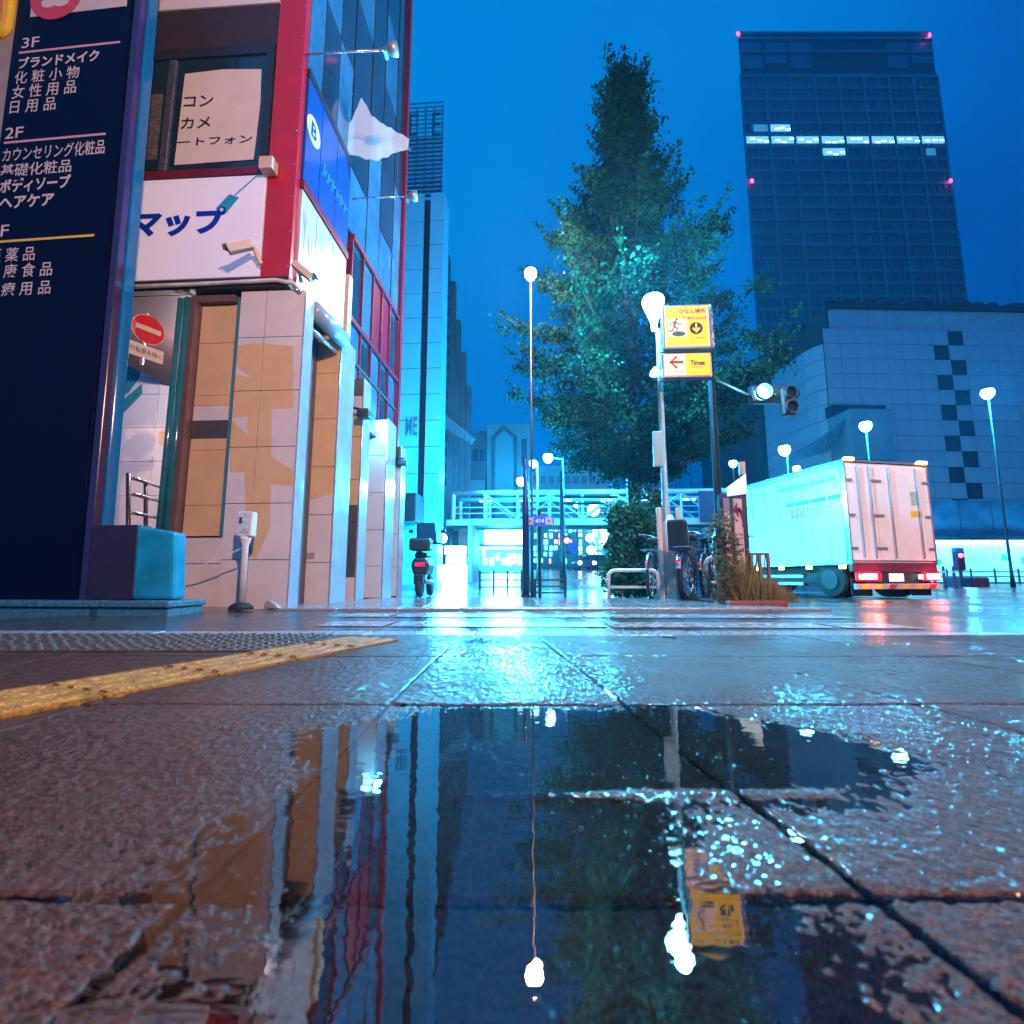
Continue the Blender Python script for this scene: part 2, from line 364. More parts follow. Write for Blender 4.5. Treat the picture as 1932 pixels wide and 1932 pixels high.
for j in range(len(rows)-1):
    y0, y1 = rows[j]+0.003, rows[j+1]-0.003
    for i in range(len(lines)-1):
        xm = (lx(lines[i], y0)+lx(lines[i+1], y0))/2
        ym = max(y0+y1, 0)/2
        if abs(xm) > 1.3*(y1+0.9): continue
        near = abs(xm) < 0.85
        res = (0.03 if j == 0 else 0.0026 if j == 1 and near else 0.0030 if j == 2 and abs(xm) < 1.3 else 0.0045 if j == 3 and abs(xm) < 2.0 else 0.006 if j <= 2 else 0.0075)
        wx = lines[i+1][0]-lines[i][0]
        nxs = int(wx/res)+2; nys = int((y1-y0)/(res*(1.25 if j >= 2 else 1)))+2
        tx = np.linspace(0, 1, nxs); Yg = np.linspace(y0, y1, nys)
        T, Y2 = np.meshgrid(tx, Yg)
        xa = lines[i][0]+lines[i][1]*(Y2-0.5)+0.003; xb = lines[i+1][0]+lines[i+1][1]*(Y2-0.5)-0.003
        X2 = xa+(xb-xa)*T
        Z2 = basin(X2, Y2)+grain(X2.shape, 1.0 if j <= 2 else 1.15)+rng.normal()*0.0006+rng.normal()*0.0006*(T-.5)
        de = np.minimum(np.minimum((X2-xa), (xb-X2)), np.minimum(Y2-y0, y1-Y2))+0.0015*blur(rng.normal(size=X2.shape), 2)*3
        Z2 = Z2-0.0045*(1-ss(0.0, 0.006, de))
        V = np.stack([X2, Y2, Z2], -1).reshape(-1, 3)
        q = (np.arange(nys-1)[:, None]*nxs+np.arange(nxs-1)[None, :]).reshape(-1)
        Fq = np.stack([q, q+1, q+nxs+1, q+nxs], -1)
        me = bpy.data.meshes.new('paving_slab'); me.vertices.add(len(V)); me.vertices.foreach_set('co', V.ravel().astype(np.float32))
        me.loops.add(Fq.size); me.loops.foreach_set('vertex_index', Fq.ravel().astype(np.int32))
        me.polygons.add(len(Fq)); me.polygons.foreach_set('loop_start', np.arange(0, Fq.size, 4, dtype=np.int32))
        me.polygons.foreach_set('use_smooth', np.ones(len(Fq), dtype=bool)); me.update(calc_edges=True); me.materials.append(slab_mat)
        o = bpy.data.objects.new('paving_slab', me); COL.objects.link(o); o.parent = bed
# kerb stones along the crossing
x = -7.4; kb = None
while x < 7.9:
    if kb is None:
        m = MB(); m.box(0.005, 0.595, 0, 0.24, -0.20, 0.0); kb = m.build('kerb_stone', granite, bed, bevel=0.012); o = kb
    else: o = kb.copy(); COL.objects.link(o)
    o.location = (x, 2.655-0.012*x, -0.004+rng.normal()*0.002); o.rotation_euler = (0, 0, -0.012+rng.normal()*0.004); x += 0.60
# tactile guiding strip, yellow, each block a piece with four bars
def tactile(studs):
    m = MB()
    m.box(-0.148, 0.148, -0.148, 0.148, -0.01, 0.004)
    if not studs:
        for k in range(4):
            c = -0.108+k*0.072; w = 0.013
            m.prism([(c-w-.006, .004), (c+w+.006, .004), (c+w, .010), (c-w, .010)], -0.135, 0.135)
    else:
        for a in range(5):
            for b in range(5): m.lathe([(0.016, 0.004), (0.010, 0.010)], (-0.116+a*.058, -0.116+b*.058, 0), 8)
    return m.build('tactile_block' , stud_mat if studs else tactile_mat, bed)
tb = tactile(False); first = True
A = Vector((-2.05, -0.75)); B = Vector((-0.60, 2.60)); dv = (B-A); n = int(dv.length/0.302); ang = math.atan2(-dv.x, dv.y)
for k in range(n):
    p = A+dv.normalized()*(0.302*k)
    for side in (-0.076, ):
        o = tb if first else tb.copy()
        if not first: COL.objects.link(o)
        first = False
        o.location = (p.x, p.y, float(basin(np.float64(p.x), np.float64(p.y)))+0.0035+rng.normal()*0.0008); o.rotation_euler = (0, 0, ang+rng.normal()*0.006)
sb = tactile(True); first = True
for k in range(7):
    for r_ in range(2):
        o = sb if first else sb.copy()
        if not first: COL.objects.link(o)
        first = False
        o.location = (-2.9+k*0.302, 2.18+0.302*r_, 0.004); 
# puddle water: clear film, mirror at grazing angles
wm = bpy.data.materials.new('rain water'); wm.use_nodes = True; n = wm.node_tree; n.nodes.clear(); lk = n.links.new
mo = n.nodes.new('ShaderNodeOutputMaterial'); ms = n.nodes.new('ShaderNodeMixShader'); tr = n.nodes.new('ShaderNodeBsdfTransparent'); gl = n.nodes.new('ShaderNodeBsdfGlossy')
fr = n.nodes.new('ShaderNodeFresnel'); fr.inputs[0].default_value = 2.3; gl.inputs['Roughness'].default_value = 0.008; tr.inputs[0].default_value = (0.42, 0.38, 0.36, 1)
t = n.nodes.new('ShaderNodeTexCoord'); mpg = n.nodes.new('ShaderNodeMapping'); mpg.inputs['Scale'].default_value = (14, 34, 1)
zn = n.nodes.new('ShaderNodeTexNoise'); zn.inputs['Scale'].default_value = 1.0; zn.inputs['Detail'].default_value = 2
bp = n.nodes.new('ShaderNodeBump'); bp.inputs['Strength'].default_value = 0.08; bp.inputs['Distance'].default_value = 0.004
lk(t.outputs['Object'], mpg.inputs[0]); lk(mpg.outputs[0], zn.inputs['Vector']); lk(zn.outputs[0], bp.inputs['Height'])
lk(bp.outputs[0], gl.inputs['Normal']); lk(bp.outputs[0], fr.inputs['Normal'])
gb = n.nodes.new('ShaderNodeNewGeometry'); bm_ = n.nodes.new('ShaderNodeMix'); bm_.inputs[2].default_value = 2.3; bm_.inputs[3].default_value = 1/2.3
lk(gb.outputs['Backfacing'], bm_.inputs[0]); lk(bm_.outputs[0], fr.inputs[0])
lk(fr.outputs[0], ms.inputs[0]); lk(tr.outputs[0], ms.inputs[1]); lk(gl.outputs[0], ms.inputs[2]); lk(ms.outputs[0], mo.inputs[0])
m = MB(); N = 48
ring = []
for k in range(N):
    a = 2*math.pi*k/N; ring.append(m.P(0.10+0.98*math.cos(a), 0.86+0.62*math.sin(a)+0.03*math.sin(3*a), ZW))
m.F(ring); o = m.build('puddle', wm, None, org=(0.1, 0.86, ZW)); o['kind'] = 'structure'
for k, (cx, cy, rx, ry) in enumerate([(-0.15, 2.3, 0.25, 0.26), (0.9, 2.5, 0.7, 0.13)]):
    m = MB(); m.F([m.P(cx+rx*math.cos(a), cy+ry*math.sin(a), ZW+0.0012) for a in np.linspace(0, 2*math.pi, 25)[:-1]])
    o = m.build('puddle', wm, None, org=(cx, cy, ZW+0.0012)); o['kind'] = 'structure'

# --- far pavement across the side street
def fp_z(y): return 0.0-0.08*float(ss(6, 10, np.float64(y)))
m = MB(); ny = 12
yv = np.linspace(5.02, 15, ny); idx = []
for y in yv:
    z = fp_z(y)-0.004; idx.append([m.P(-2.9, y, z), m.P(2.75-0.02*(y-5), y, z), m.P(2.75-0.02*(y-5), y, z-0.3)])
for k in range(ny-1):
    a, b = idx[k], idx[k+1]; m.F((a[0], a[1], b[1], b[0])); m.F((a[1], a[2], b[2], b[1]))
fpv = m.build('far_pavement', far_slab_mat, None, org=(0, 0, 0), kind='structure')
first = None; rows_y = [5.06, 5.66, 6.26, 6.86, 7.46]
for j, y in enumerate(rows_y):
    for i in range(8):
        xa = -2.1+i*0.60
        if first is None: first = MB().box(0.004, 0.596, 0.004, 0.596, -0.06, 0.0).build('paving_slab', far_slab_mat, fpv, bevel=0.005); o = first
        else: o = first.copy(); COL.objects.link(o)
        o.location = Vector((xa, y, fp_z(y+.3)+0.006+rng.normal()*0.002))
x = -2.3; kb2 = None
while x < 2.7:
    if kb2 is None: kb2 = MB().box(0.005, 0.595, 0, 0.2, -0.2, 0.004).build('kerb_stone', granite, fpv, bevel=0.012); o = kb2
    else: o = kb2.copy(); COL.objects.link(o)
    o.location = (x, 4.83, 0); x += 0.6
y = 5.05
while y < 14:
    o = kb2.copy(); COL.objects.link(o); o.rotation_euler = (0, 0, math.pi/2)
    o.location = (2.76-0.02*(y-5), y, fp_z(y)-0.002); y += 0.6

# ================================================================ TILED CORNER BUILDING
ANG = math.atan(0.06)
B1 = Frame((-2.45, 5.0, 0), ANG)          # x: along the side street (0 = upper corner), y: along the main street
def split_poly(poly, a, b):               # keep-left / keep-right of the line a->b
    L_, R_ = [], []
    def sd(p): return (b[0]-a[0])*(p[1]-a[1])-(b[1]-a[1])*(p[0]-a[0])
    n = len(poly)
    for k in range(n):
        p, q = poly[k], poly[(k+1) % n]; dp, dq = sd(p), sd(q)
        (L_ if dp >= 0 else R_).append(p)
        if dp*dq < 0:
            t = dp/(dp-dq); x = (p[0]+t*(q[0]-p[0]), p[1]+t*(q[1]-p[1])); L_.append(x); R_.append(x)
    return L_, R_
def ccw(p): return p if sum(p[k][0]*p[(k+1) % len(p)][1]-p[(k+1) % len(p)][0]*p[k][1] for k in range(len(p))) > 0 else p[::-1]
TILE_M = [white_tile, orange_paint, teal_paint, dark_paint, grey_paint]
def tile(fr, x0, x1, z0, z1, yf, dep, murals, parent, name='wall_tile', g=0.004, base=0):
    x0 += g; x1 -= g; z0 += g; z1 -= g
    pieces = [([(x0, z0), (x1, z0), (x1, z1), (x0, z1)], base)]
    for mi, poly in murals:
        new = []
        for pc, m0 in pieces:
            rest = pc
            for k in range(len(poly)):
                if len(rest) < 3: break
                ins, outp = split_poly(rest, poly[k], poly[(k+1) % len(poly)])
                if len(outp) > 2: new.append((outp, m0))
                rest = ins
            if len(rest) > 2: new.append((rest, mi))
        pieces = new
    m = MB(fr); yf = yf+random.uniform(-.0012, .0012)
    for pc, mi in pieces:
        m.mi = mi; m.F([m.P(x, yf, z) for x, z in pc])
    m.mi = base
    c = [(x0, z0), (x1, z0), (x1, z1), (x0, z1)]
    a = [m.P(x, yf, z) for x, z in c]; b = [m.P(x, yf+dep, z) for x, z in c]
    for k in range(4): m.F((a[k], b[k], b[(k+1) % 4], a[(k+1) % 4]))
    return m.build(name, TILE_M, parent)
def mur(fr, lst, y=0.0):                   # picture polygons (of the crop used for measuring) -> local polygons
    o = []
    for mi, pts in lst: o.append((mi, ccw([fr.px(0.3456*a, 516.3+0.3456*b, y) for a, b in pts])))
    return o
bld = thing('corner_building', 'corner building with red column, mural tiled ground floor and blue glass street side', 'building', (-2.45, 5.0, 0))
box('lower_wall', mortar, B1, -1.20, -0.10, 0.26, 3.95, -0.1, 3.42, bld)
box('upper_wall', dark_wall, B1, -3.4, -0.09, 0.06, 4.05, 3.44, 14.0, bld)
rowz = [-0.02, 0.478, 1.06, 1.66, 2.276, 2.88, 3.42]
M1 = mur(B1, [(1, [(1255, 400), (1400, 378), (1600, 395), (1600, 745), (1255, 745)]), (1, [(1255, 740), (1482, 740), (1482, 1000), (1400, 1085), (1255, 1085)]),
              (1, [(1340, 1085), (1482, 1000), (1600, 1075), (1600, 1160), (1480, 1150)]), (1, [(1335, 1085), (1480, 1150), (1475, 1390), (1400, 1560), (1340, 1540)]),
              (0, [(1255, 485), (1372, 567), (1255, 545)]), (0, [(1255, 790), (1352, 778), (1352, 882)]), (0, [(1482, 740), (1600, 735), (1600, 1060), (1482, 995)])])
for k in range(6):
    for xa, xb in ((-0.53, -0.235), (-0.235, 0.19)):
        tile(B1, xa, xb, rowz[k], rowz[k+1], 0.0, 0.03, M1, bld)
box('corner_column', mortar, B1, -0.52, 0.18, 0.025, 0.19, -0.1, 3.42, bld)
cs = box('column_side_panel', lilac_stone, B1, 0.186, 0.205, 0.004, 0.20, -0.05, 3.42, bld, bevel=0.004)
# recessed painted bay left of the corner column
for k, (z0, z1, b_) in enumerate([(-0.02, 0.44, 0), (0.44, 0.71, 0)]): tile(B1, -1.10, -0.53, z0, z1, 0.02, 0.05, [], bld, base=b_)
M2 = mur(B1, [(3, [(960, 772), (1255, 768), (1255, 865), (960, 880)])])
for z0, z1, b_ in [(0.73, 1.06, 1), (1.06, 1.66, 1), (1.66, 1.79, 1), (1.79, 1.99, 3), (1.99, 2.16, 0), (2.16, 2.276, 1), (2.276, 2.88, 1), (2.88, 3.33, 1)]:
    tile(B1, -1.04, -0.62, z0, z1, 0.10, 0.05, [], bld, name='painted_panel', base=b_, g=0.0025)
box('bay_frame', brown_frame, B1, -1.11, -1.045, 0.0, 0.24, 0.72, 3.40, bld, bevel=0.004)
box('bay_frame', teal_paint, B1, -0.615, -0.535, 0.07, 0.24, 0.72, 3.40, bld, bevel=0.004)
box('bay_frame', brown_frame, B1, -1.04, -0.62, 0.03, 0.22, 3.335, 3.41, bld)
for xx, rr in ((-1.205, 0.045), (-1.30, 0.032)):
    MB(B1).tube([(xx, 0.10, 0.0), (xx, 0.10, 3.42)], rr, 14).build('drain_pipe', teal_gloss, bld, smooth=True)
box('fascia_strip', dark_wall, B1, -3.4, 0.02, -0.05, 0.05, 3.44, 3.56, bld, bevel=0.01)
MB(B1).tube([(-2.6, -0.08, 3.47), (-1.0, -0.08, 3.475), (-0.1, -0.08, 3.49), (0.10, -0.07, 3.45), (0.16, -0.03, 3.38)], 0.022, 10).build('conduit', white_paint, bld, smooth=True)
# red corner column of the upper storeys and red trim
box('red_column', red_metal, B1, -0.33, 0.0, 0.0, 0.055, 3.57, 14.0, bld, bevel=0.004)
box('red_return', red_metal, B1, -0.085, 0.0, 0.058, 0.10, 3.57, 14.0, bld)
box('red_trim', dkred_metal, B1, -3.4, -0.335, -0.03, 0.05, 4.84, 4.93, bld, bevel=0.006)
for z in np.arange(3.7, 9, 0.42):
    MB(B1).lathe([(0.012, 0), (0.012, 0.008)], (-0.02, -0.008, z), 8, axis='y').build('bolt', steel, bld)
# front sign with the map lettering
sg = box('front_sign', sign_glow, B1, -3.3, -0.34, -0.02, 0.05, 3.585, 4.825, bld, bevel=0.006)
letter_px('lettering', 'マップ', .05, B1, (250, 452), (431, 392), ink_blue, sg, -0.026)
S = lambda u, v: B1.px(u, v)
MB(B1).prism(ccw([S(410, 397), S(436, 370), S(453, 376), S(430, 404)]), -0.030, -0.022).build('phone_print', ink_cyan, sg)
MB(B1).lathe([(0.045, 0), (0.045, 0.006)], (S(422, 400)[0], -0.034, S(422, 400)[1]), 16, axis='y').build('print_ring', ink_blue, sg)
MB(B1).lathe([(0.022, 0), (0.022, 0.006)], (S(422, 400)[0], -0.038, S(422, 400)[1]), 16, axis='y').build('print_dot', sign_white, sg)
a_, b_ = S(446, 372), S(502, 322)
MB(B1).tube([(a_[0], -0.03, a_[1]), (b_[0], -0.03, b_[1])], 0.006, 6).build('cable', ink_cyan, sg)
# first-floor window with paper notices
wn = box('window', glass_dark, B1, -2.2, -0.345, 0.0, 0.05, 4.95, 6.42, bld)
x0, z0 = S(330, 313); x1, z1 = S(497, 132)
ph = MB(B1); ph.prism([(x0, z0), (x1-0.03, z0+.02), (x1, z1-.45), (x1-.02, z1), ((x0+x1)/2, z1+.03), (x0+.02, z1)], -0.012, -0.004); ph = ph.build('paper_notice', paper, wn)
letter_px('lettering', 'コン', .015, B1, (348, 205), (405, 181), ink_dark, ph, -0.016)
letter_px('lettering', 'カメ', .015, B1, (342, 246), (400, 221), ink_dark, ph, -0.016)
letter_px('lettering', 'ートフォン', .015, B1, (336, 279), (478, 256), ink_dark, ph, -0.016)
xm = S(322, 210)[0]
box('window_post', steel, B1, xm-.05, xm+.03, -0.03, 0.045, 4.94, 6.40, wn, bevel=0.006)
box('window_head', dark_steel, B1, -2.2, -0.345, -0.02, 0.045, 6.425, 6.55, wn)
box('window_jamb', dark_steel, B1, -0.43, -0.345, -0.02, -0.003, 4.94, 6.42, wn)
x0, z0 = S(282, 310); x1, z1 = S(312, 150)
box('poster_back', mat('old print back', (0.10, 0.09, 0.10), 0.7, var=0.9, vscale=25), B1, x0-.1, x1, -0.008, -0.002, z0+.05, z1-.2, wn)
box('ceiling_panel', dark_wall, B1, -3.4, -0.335, 0.0, 0.05, 6.56, 7.12, bld)
box('white_band', sign_white, B1, -3.4, -0.335, -0.01, 0.05, 7.13, 9.5, bld)
# street-side sign bands and glass: local frame looking along -x
def side_panel(name, mt, y0, y1, z0, z1, x=0.0, d=0.03, parent=bld, bevel=0.004):
    return box(name, mt, B1, x-0.06, x+d, y0, y1, z0, z1, parent, bevel)
ysp = [0.105, 0.49, 0.945, 1.40]
for k in range(3):
    side_panel('white_sign_panel', sign_silver, ysp[k]+.006, ysp[k+1]-.006, 3.46, 4.74)
    side_panel('blue_sign_panel', sign_blue, ysp[k]+.006, ysp[k+1]-.006, 4.87, 6.22)
side_panel('red_rail', dkred_metal, 0.105, 1.41, 4.755, 4.855, d=0.05)
side_panel('dark_rail', dark_steel, 0.105, 1.41, 6.235, 6.33, d=0.04)
class SideFrame(Frame):
    def __init__(s): s.O = B1.O+B1.ex*0.03; s.ex = B1.ey.copy(); s.ey = -B1.ex; s.ez = Vector((0, 0, 1))
SF = SideFrame()
lo = MB(SF).lathe([(0.17, 0), (0.17, 0.004)], (0.28, -0.005, 5.65), 24, axis='y').build('round_logo', ink_white, bld)
letter('logo_figure', 'B', .03, SF, (0.21, 5.55, 0.35, 5.75), sign_blue, bld, -0.008)
for k in range(6):
    xx = 0.56+k*.13; MB(SF).tube([(xx, -.004, 5.32), (xx+.03, -.004, 5.50-.03*(k % 2)), (xx+.07, -.004, 5.36+.04*(k % 3)), (xx+.10, -.004, 5.46)], .012, 5).build('script_print', ink_cyan, bld)
letter('lettering', 'Y', .0, SF, (0.16, 4.05, 0.28, 4.5), ink_grey, bld, -0.005); letter('lettering', 'o', .0, SF, (0.30, 4.05, 0.42, 4.35), ink_grey, bld, -0.005)
box('vertical_sign', mat('cream strip sign', (0.60, 0.47, 0.30), 0.4, var=0.25, vscale=14), B1, 0.0, 0.07, 1.43, 1.56, 2.75, 4.55, bld, bevel=0.006)
random.seed(5)
for k in range(7):
    box('strip_print', ink_grey, B1, 0.072, 0.075, 1.46, 1.53, 2.95+k*0.2, 2.95+k*0.2+random.uniform(.05, .12), bld)
# glazed part further along: every pane a piece, red mullions proud of the glass
ycol = [1.60, 2.05, 2.50, 2.95, 3.40, 3.90]; zrow = [2.62, 4.00, 5.25]
for i in range(5):
    for j in range(2):
        mt = dkred_metal if j == 1 and i in (2, 3) else [glass_blue, glass_dark][(i+j) % 2]
        box('glass_pane', mt, B1, -0.04, 0.0, ycol[i]+.02, ycol[i+1]-.02, zrow[j]+.04, zrow[j+1]-.04, bld)
for i in range(6): box('mullion', dkred_metal, B1, -0.05, 0.035, ycol[i]-.016, ycol[i]+.016, 2.6, 5.28, bld, bevel=0.004)
for j in range(3): box('transom', dkred_metal, B1, -0.05, 0.055, 1.575, 3.925, zrow[j]-.035, zrow[j]+.035, bld, bevel=0.004)
yu = [1.43, 2.15, 2.75, 3.45, 3.92]; zu = [5.30, 6.30, 7.75, 9.2, 10.7, 12.4, 14.0]; random.seed(8)
for i in range(4):
    for j in range(6): box('glass_pane', [glass_blue, glass_dark, glass_dark][(i*3+j*2+(i*j) % 2) % 3], B1, -0.05, random.uniform(-.006, .0), yu[i]+.012, yu[i+1]-.012, zu[j]+.012, zu[j+1]-.012, bld)
for i in range(1, 4): box('mullion', dark_steel, B1, -0.06, 0.006, yu[i]-.010, yu[i]+.010, 5.30, 14.0, bld)
for k in range(3):
    for j in range(5): box('glass_pane', [glass_blue, glass_dark][(k+j) % 2], B1, -0.05, 0.0, ysp[k]+.01, ysp[k+1]-.01, 6.34+j*1.5, 6.34+j*1.5+1.47, bld)
box('end_pier', dkred_metal, B1, -0.06, 0.07, 3.93, 4.05, 2.6, 14, bld, bevel=0.005)
# the row of ground-floor piers along the main street
piers = [(0.96, 1.42, 0.205, 0.42), (1.76, 2.05, 0.215, 0.4), (2.84, 3.30, 0.23, 0.55), (3.62, 3.92, 0.24, 0.4)]
pf = [[(1, 0.02, 2.6, 0)], [], [], []]
for k, (y0, y1, xo, wd) in enumerate(piers):
    box('pier_core', mortar, B1, xo-wd, xo-0.012, y0+.03, y1, -0.1, 3.40-0.25*k, bld)
    for q in range(6):
        if rowz[q+1] > 3.45-0.25*k: continue
        mural = []
        if k == 0: mural = [(1, ccw([(-1, 1.0), (0.3, 1.35), (0.3, 3.6), (-1, 3.6)])), (4, ccw([(-0.3, 0.5), (0.0, 0.52), (0.0, 0.6), (-0.3, 0.58)]))]
        if k == 1: mural = [(1, ccw([(-1, 0.4), (0.3, 0.4), (0.3, 2.6), (-1, 2.6)])), (3, ccw([(-1, 0.3), (0.3, 0.3), (0.3, 1.3), (-1, 1.3)]))]
        tile(B1, xo-wd, xo-0.012, rowz[q], rowz[q+1], y0, 0.03, mural, bld)
    mtp = glow('lit pier cladding', (0.35, 0.85, 1.0), 0.9) if k == 2 and False else lilac_stone
    box('pier_side_panel', mtp, B1, xo-0.010, xo+0.008, y0+.002, y1, -0.05, 3.40-0.25*k, bld, bevel=0.004)
# rolled awning over the first opening
aw = MB(B1).tube([(0.17, 0.23, 3.33), (0.24, 0.93, 3.30)], 0.10, 14).build('rolled_awning', lilac_stone, bld, smooth=True)
MB(B1).tube([(0.06, 0.23, 3.18), (0.14, 0.93, 3.15)], 0.035, 10).build('awning_bar', steel, aw, smooth=True)
box('soffit', dark_wall, B1, -0.10, 0.04, 0.21, 3.93, 3.40, 3.44, bld)
# flood-light arms
for zz, y0, ln in ((6.42, 0.03, 1.0), (5.85, 1.58, .85)):
    ar = MB(B1).tube([(0.0, y0, zz), (0.30, y0, zz+.01), (ln, y0, zz)], 0.012, 8).build('lamp_arm', steel, bld, smooth=True)
    MB(B1).lathe([(0.03, -0.05), (0.07, 0.02), (0.075, 0.09)], (ln+.02, y0, zz), 14, axis='x').build('flood_light_head', dull_steel, ar, smooth=True); box('flood_light_yoke', steel, B1, ln-.04, ln, y0-.05, y0+.05, zz-.08, zz-.02, ar)
# bulkhead lamp glowing on the street side
bl = MB(B1).ball((0.14, 2.72, 2.72), 0.075, 12).build('bulkhead_lamp', glow('bulkhead glow', CY, 18), bld, smooth=True)
lamp('bulkhead_light', B1.w(0.30, 2.72, 2.70), (0.02, .52, 1), 120, 0.06, bld)
for y0, zz in ((1.62, 2.68), (3.55, 2.45)):   # small cameras and brackets under the glass
    c = MB(B1).tube([(0.06, y0, zz), (0.22, y0, zz-.05), (0.30, y0+.1, zz-.02)], 0.02, 8).build('bracket', dark_steel, bld)
    box('bracket_lamp', dark_steel, B1, 0.20, 0.38, y0-.06, y0+.08, zz-.18, zz-.08, bld, bevel=0.015)
# set-back wall of the passage on the left
PW = Frame((-3.0, 7.6, 0), ANG)
pw = box('passage_wall', mortar, PW, -5.5, 0.2, 0.03, 0.3, -0.1, 5.6, bld)
M3 = mur(PW, [(2, [(660, 455), (782, 470), (760, 570), (700, 655), (660, 655)]), (2, [(660, 700), (775, 600), (777, 655), (668, 768), (655, 768)]), (1, [(850, 452), (930, 460), (930, 540)]), (1, [(870, 865), (930, 840), (930, 960), (865, 930)])])
for i in range(7):
    for j in range(9):
        tile(PW, -5.0+i*0.72, -4.28+i*0.72, -0.1+j*0.567, 0.467+j*0.567, 0.0, 0.03, M3, pw)
box('passage_beam', steel, PW, -5.2, 0.1, -0.10, 0.02, 5.02, 5.18, bld, bevel=0.01)
# security cameras on the corner
def cctv(label, p, dirn):
    t = thing('security_camera', label, 'camera', p, 'security cameras on the corner building')
    d = Vector(dirn).normalized(); p = Vector(p); tip = p+d*0.26; up = Vector((0, 0, 1)); sd = d.cross(up).normalized(); u2 = sd.cross(d)
    m = MB(); 
    def hull(a, b, w, h):
        i = []
        for c in (a, b):
            for sx, sy in ((-1, -1), (1, -1), (1, 1), (-1, 1)): q = c+sd*w*sx+u2*h*sy; i.append(m.P(*q))
        for q in ((3, 2, 1, 0), (4, 5, 6, 7), (0, 1, 5, 4), (1, 2, 6, 5), (2, 3, 7, 6), (3, 0, 4, 7)): m.F([i[k] for k in q])
    hull(p, tip, 0.045, 0.04); m.build('housing', beige_plastic, t, bevel=0.01)
    m = MB(); hull(tip-d*.02+u2*.045, tip+d*0.03+u2*.05, 0.055, 0.008); m.build('sun_hood', beige_plastic, t)
    MB().lathe([(0.028, 0), (0.028, 0.01)], tuple(tip), 12).build('lens', black_plastic, t)
    m = MB(); m.tube([p+d*.06, p+d*.02+Vector((0.02, 0.05, -.02)), p+Vector((0.05, 0.10, -0.16))], 0.025, 8); m.build('bracket', beige_plastic, t)
cctv('beige security camera under the white front sign, aiming left', B1.w(-0.34, -0.16, 3.86), (-0.75, -0.35, -0.5))
cctv('beige security camera round the corner below the red column', B1.w(0.10, -0.10, 3.66), (0.75, 0.1, -0.62))
jb = box('junction_box', beige_plastic, B1, -0.36, -0.20, -0.14, -0.01, 4.80, 4.95, None, bevel=0.01)
tag(jb, 'small grey junction box at the top right of the white front sign', 'box')
# pale soft shape beside the facade, built as thin cloth on a rod
CF = Frame(at(700, 250, 6.3), 0)
top = [(637, 252), (650, 236), (668, 222), (683, 186), (700, 214), (722, 232), (745, 250), (772, 262)]; bot = [(639, 287), (652, 293), (668, 296), (690, 300), (712, 299), (733, 297), (750, 290), (770, 277)]
m = MB(CF); idx = []; N = 28
for i in range(N+1):
    t = i/N*7; k = min(6, int(t)); f = t-k
    a = CF.px(top[k][0]*(1-f)+top[k+1][0]*f, top[k][1]*(1-f)+top[k+1][1]*f+1.5*math.sin(i*2.1)); b = CF.px(bot[k][0]*(1-f)+bot[k+1][0]*f, bot[k][1]*(1-f)+bot[k+1][1]*f+1.2*math.sin(i*1.7))
    idx.append([m.P(a[0]*(1-s)+b[0]*s, .03*math.sin(i*.45+s*1.0)+.008*math.sin(i*1.3), a[1]*(1-s)+b[1]*s) for s in np.linspace(0, 1, 9)])
for i in range(N):
    for s in range(8): m.F((idx[i][s], idx[i][s+1], idx[i+1][s+1], idx[i+1][s]))
cl = thing('pale_cloth_shape', 'pale pink soft shape by the blue glass facade, built as ragged cloth', 'flag', CF.O)
ctm = mat('thin pale cloth', (0.72, 0.60, 0.60), 0.9, var=0.12, vscale=5)
nd = ctm.node_tree.nodes; tr2 = nd.new('ShaderNodeBsdfTransparent'); tl2 = nd.new('ShaderNodeBsdfTranslucent'); tl2.inputs[0].default_value = (.8, .66, .64, 1); m2 = nd.new('ShaderNodeMixShader'); m3 = nd.new('ShaderNodeMixShader'); m2.inputs[0].default_value = .4; m3.inputs[0].default_value = .38
ctm.node_tree.links.new(nd['Principled BSDF'].outputs[0], m2.inputs[1]); ctm.node_tree.links.new(tl2.outputs[0], m2.inputs[2]); ctm.node_tree.links.new(m2.outputs[0], m3.inputs[1]); ctm.node_tree.links.new(tr2.outputs[0], m3.inputs[2]); ctm.node_tree.links.new(m3.outputs[0], nd['Material Output'].inputs[0])
m.build('cloth', ctm, cl, smooth=True)
a = CF.px(632, 262); b = CF.px(772, 268); MB(CF).tube([(a[0]-.08, .12, a[1]), (b[0], .12, b[1])], .009, 6).build('rod', dull_steel, cl)

# ================================================================ LEFT SIGN PANEL
SP = Frame((-3.67, 4.28, 0.0), R(5.3), lean=-0.022)
sp = thing('directory_sign', 'tall navy floor directory panel of a drugstore at far left', 'sign', SP.w(0, 0, 0))
xl, _ = SP.px(38, 0); xl2, _ = SP.px(5, 195); xl = (xl+xl2)/2
x1r = 0.0
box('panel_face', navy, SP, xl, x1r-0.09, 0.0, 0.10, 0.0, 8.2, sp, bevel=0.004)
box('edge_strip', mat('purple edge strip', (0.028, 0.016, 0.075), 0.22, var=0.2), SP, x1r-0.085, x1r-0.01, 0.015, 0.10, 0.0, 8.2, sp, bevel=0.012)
plin_m = mat('wet stone with cyan light', (0.05, 0.17, 0.24), 0.2, var=0.45, vscale=30, bump=0.25, bscale=90, rvar=0.1)  # blue tint paints the cyan light falling on the plinth stone
box('panel_side', navy_side, SP, x1r-0.07, x1r, 0.105, 0.22, 0.35, 8.2, sp, bevel=0.012)
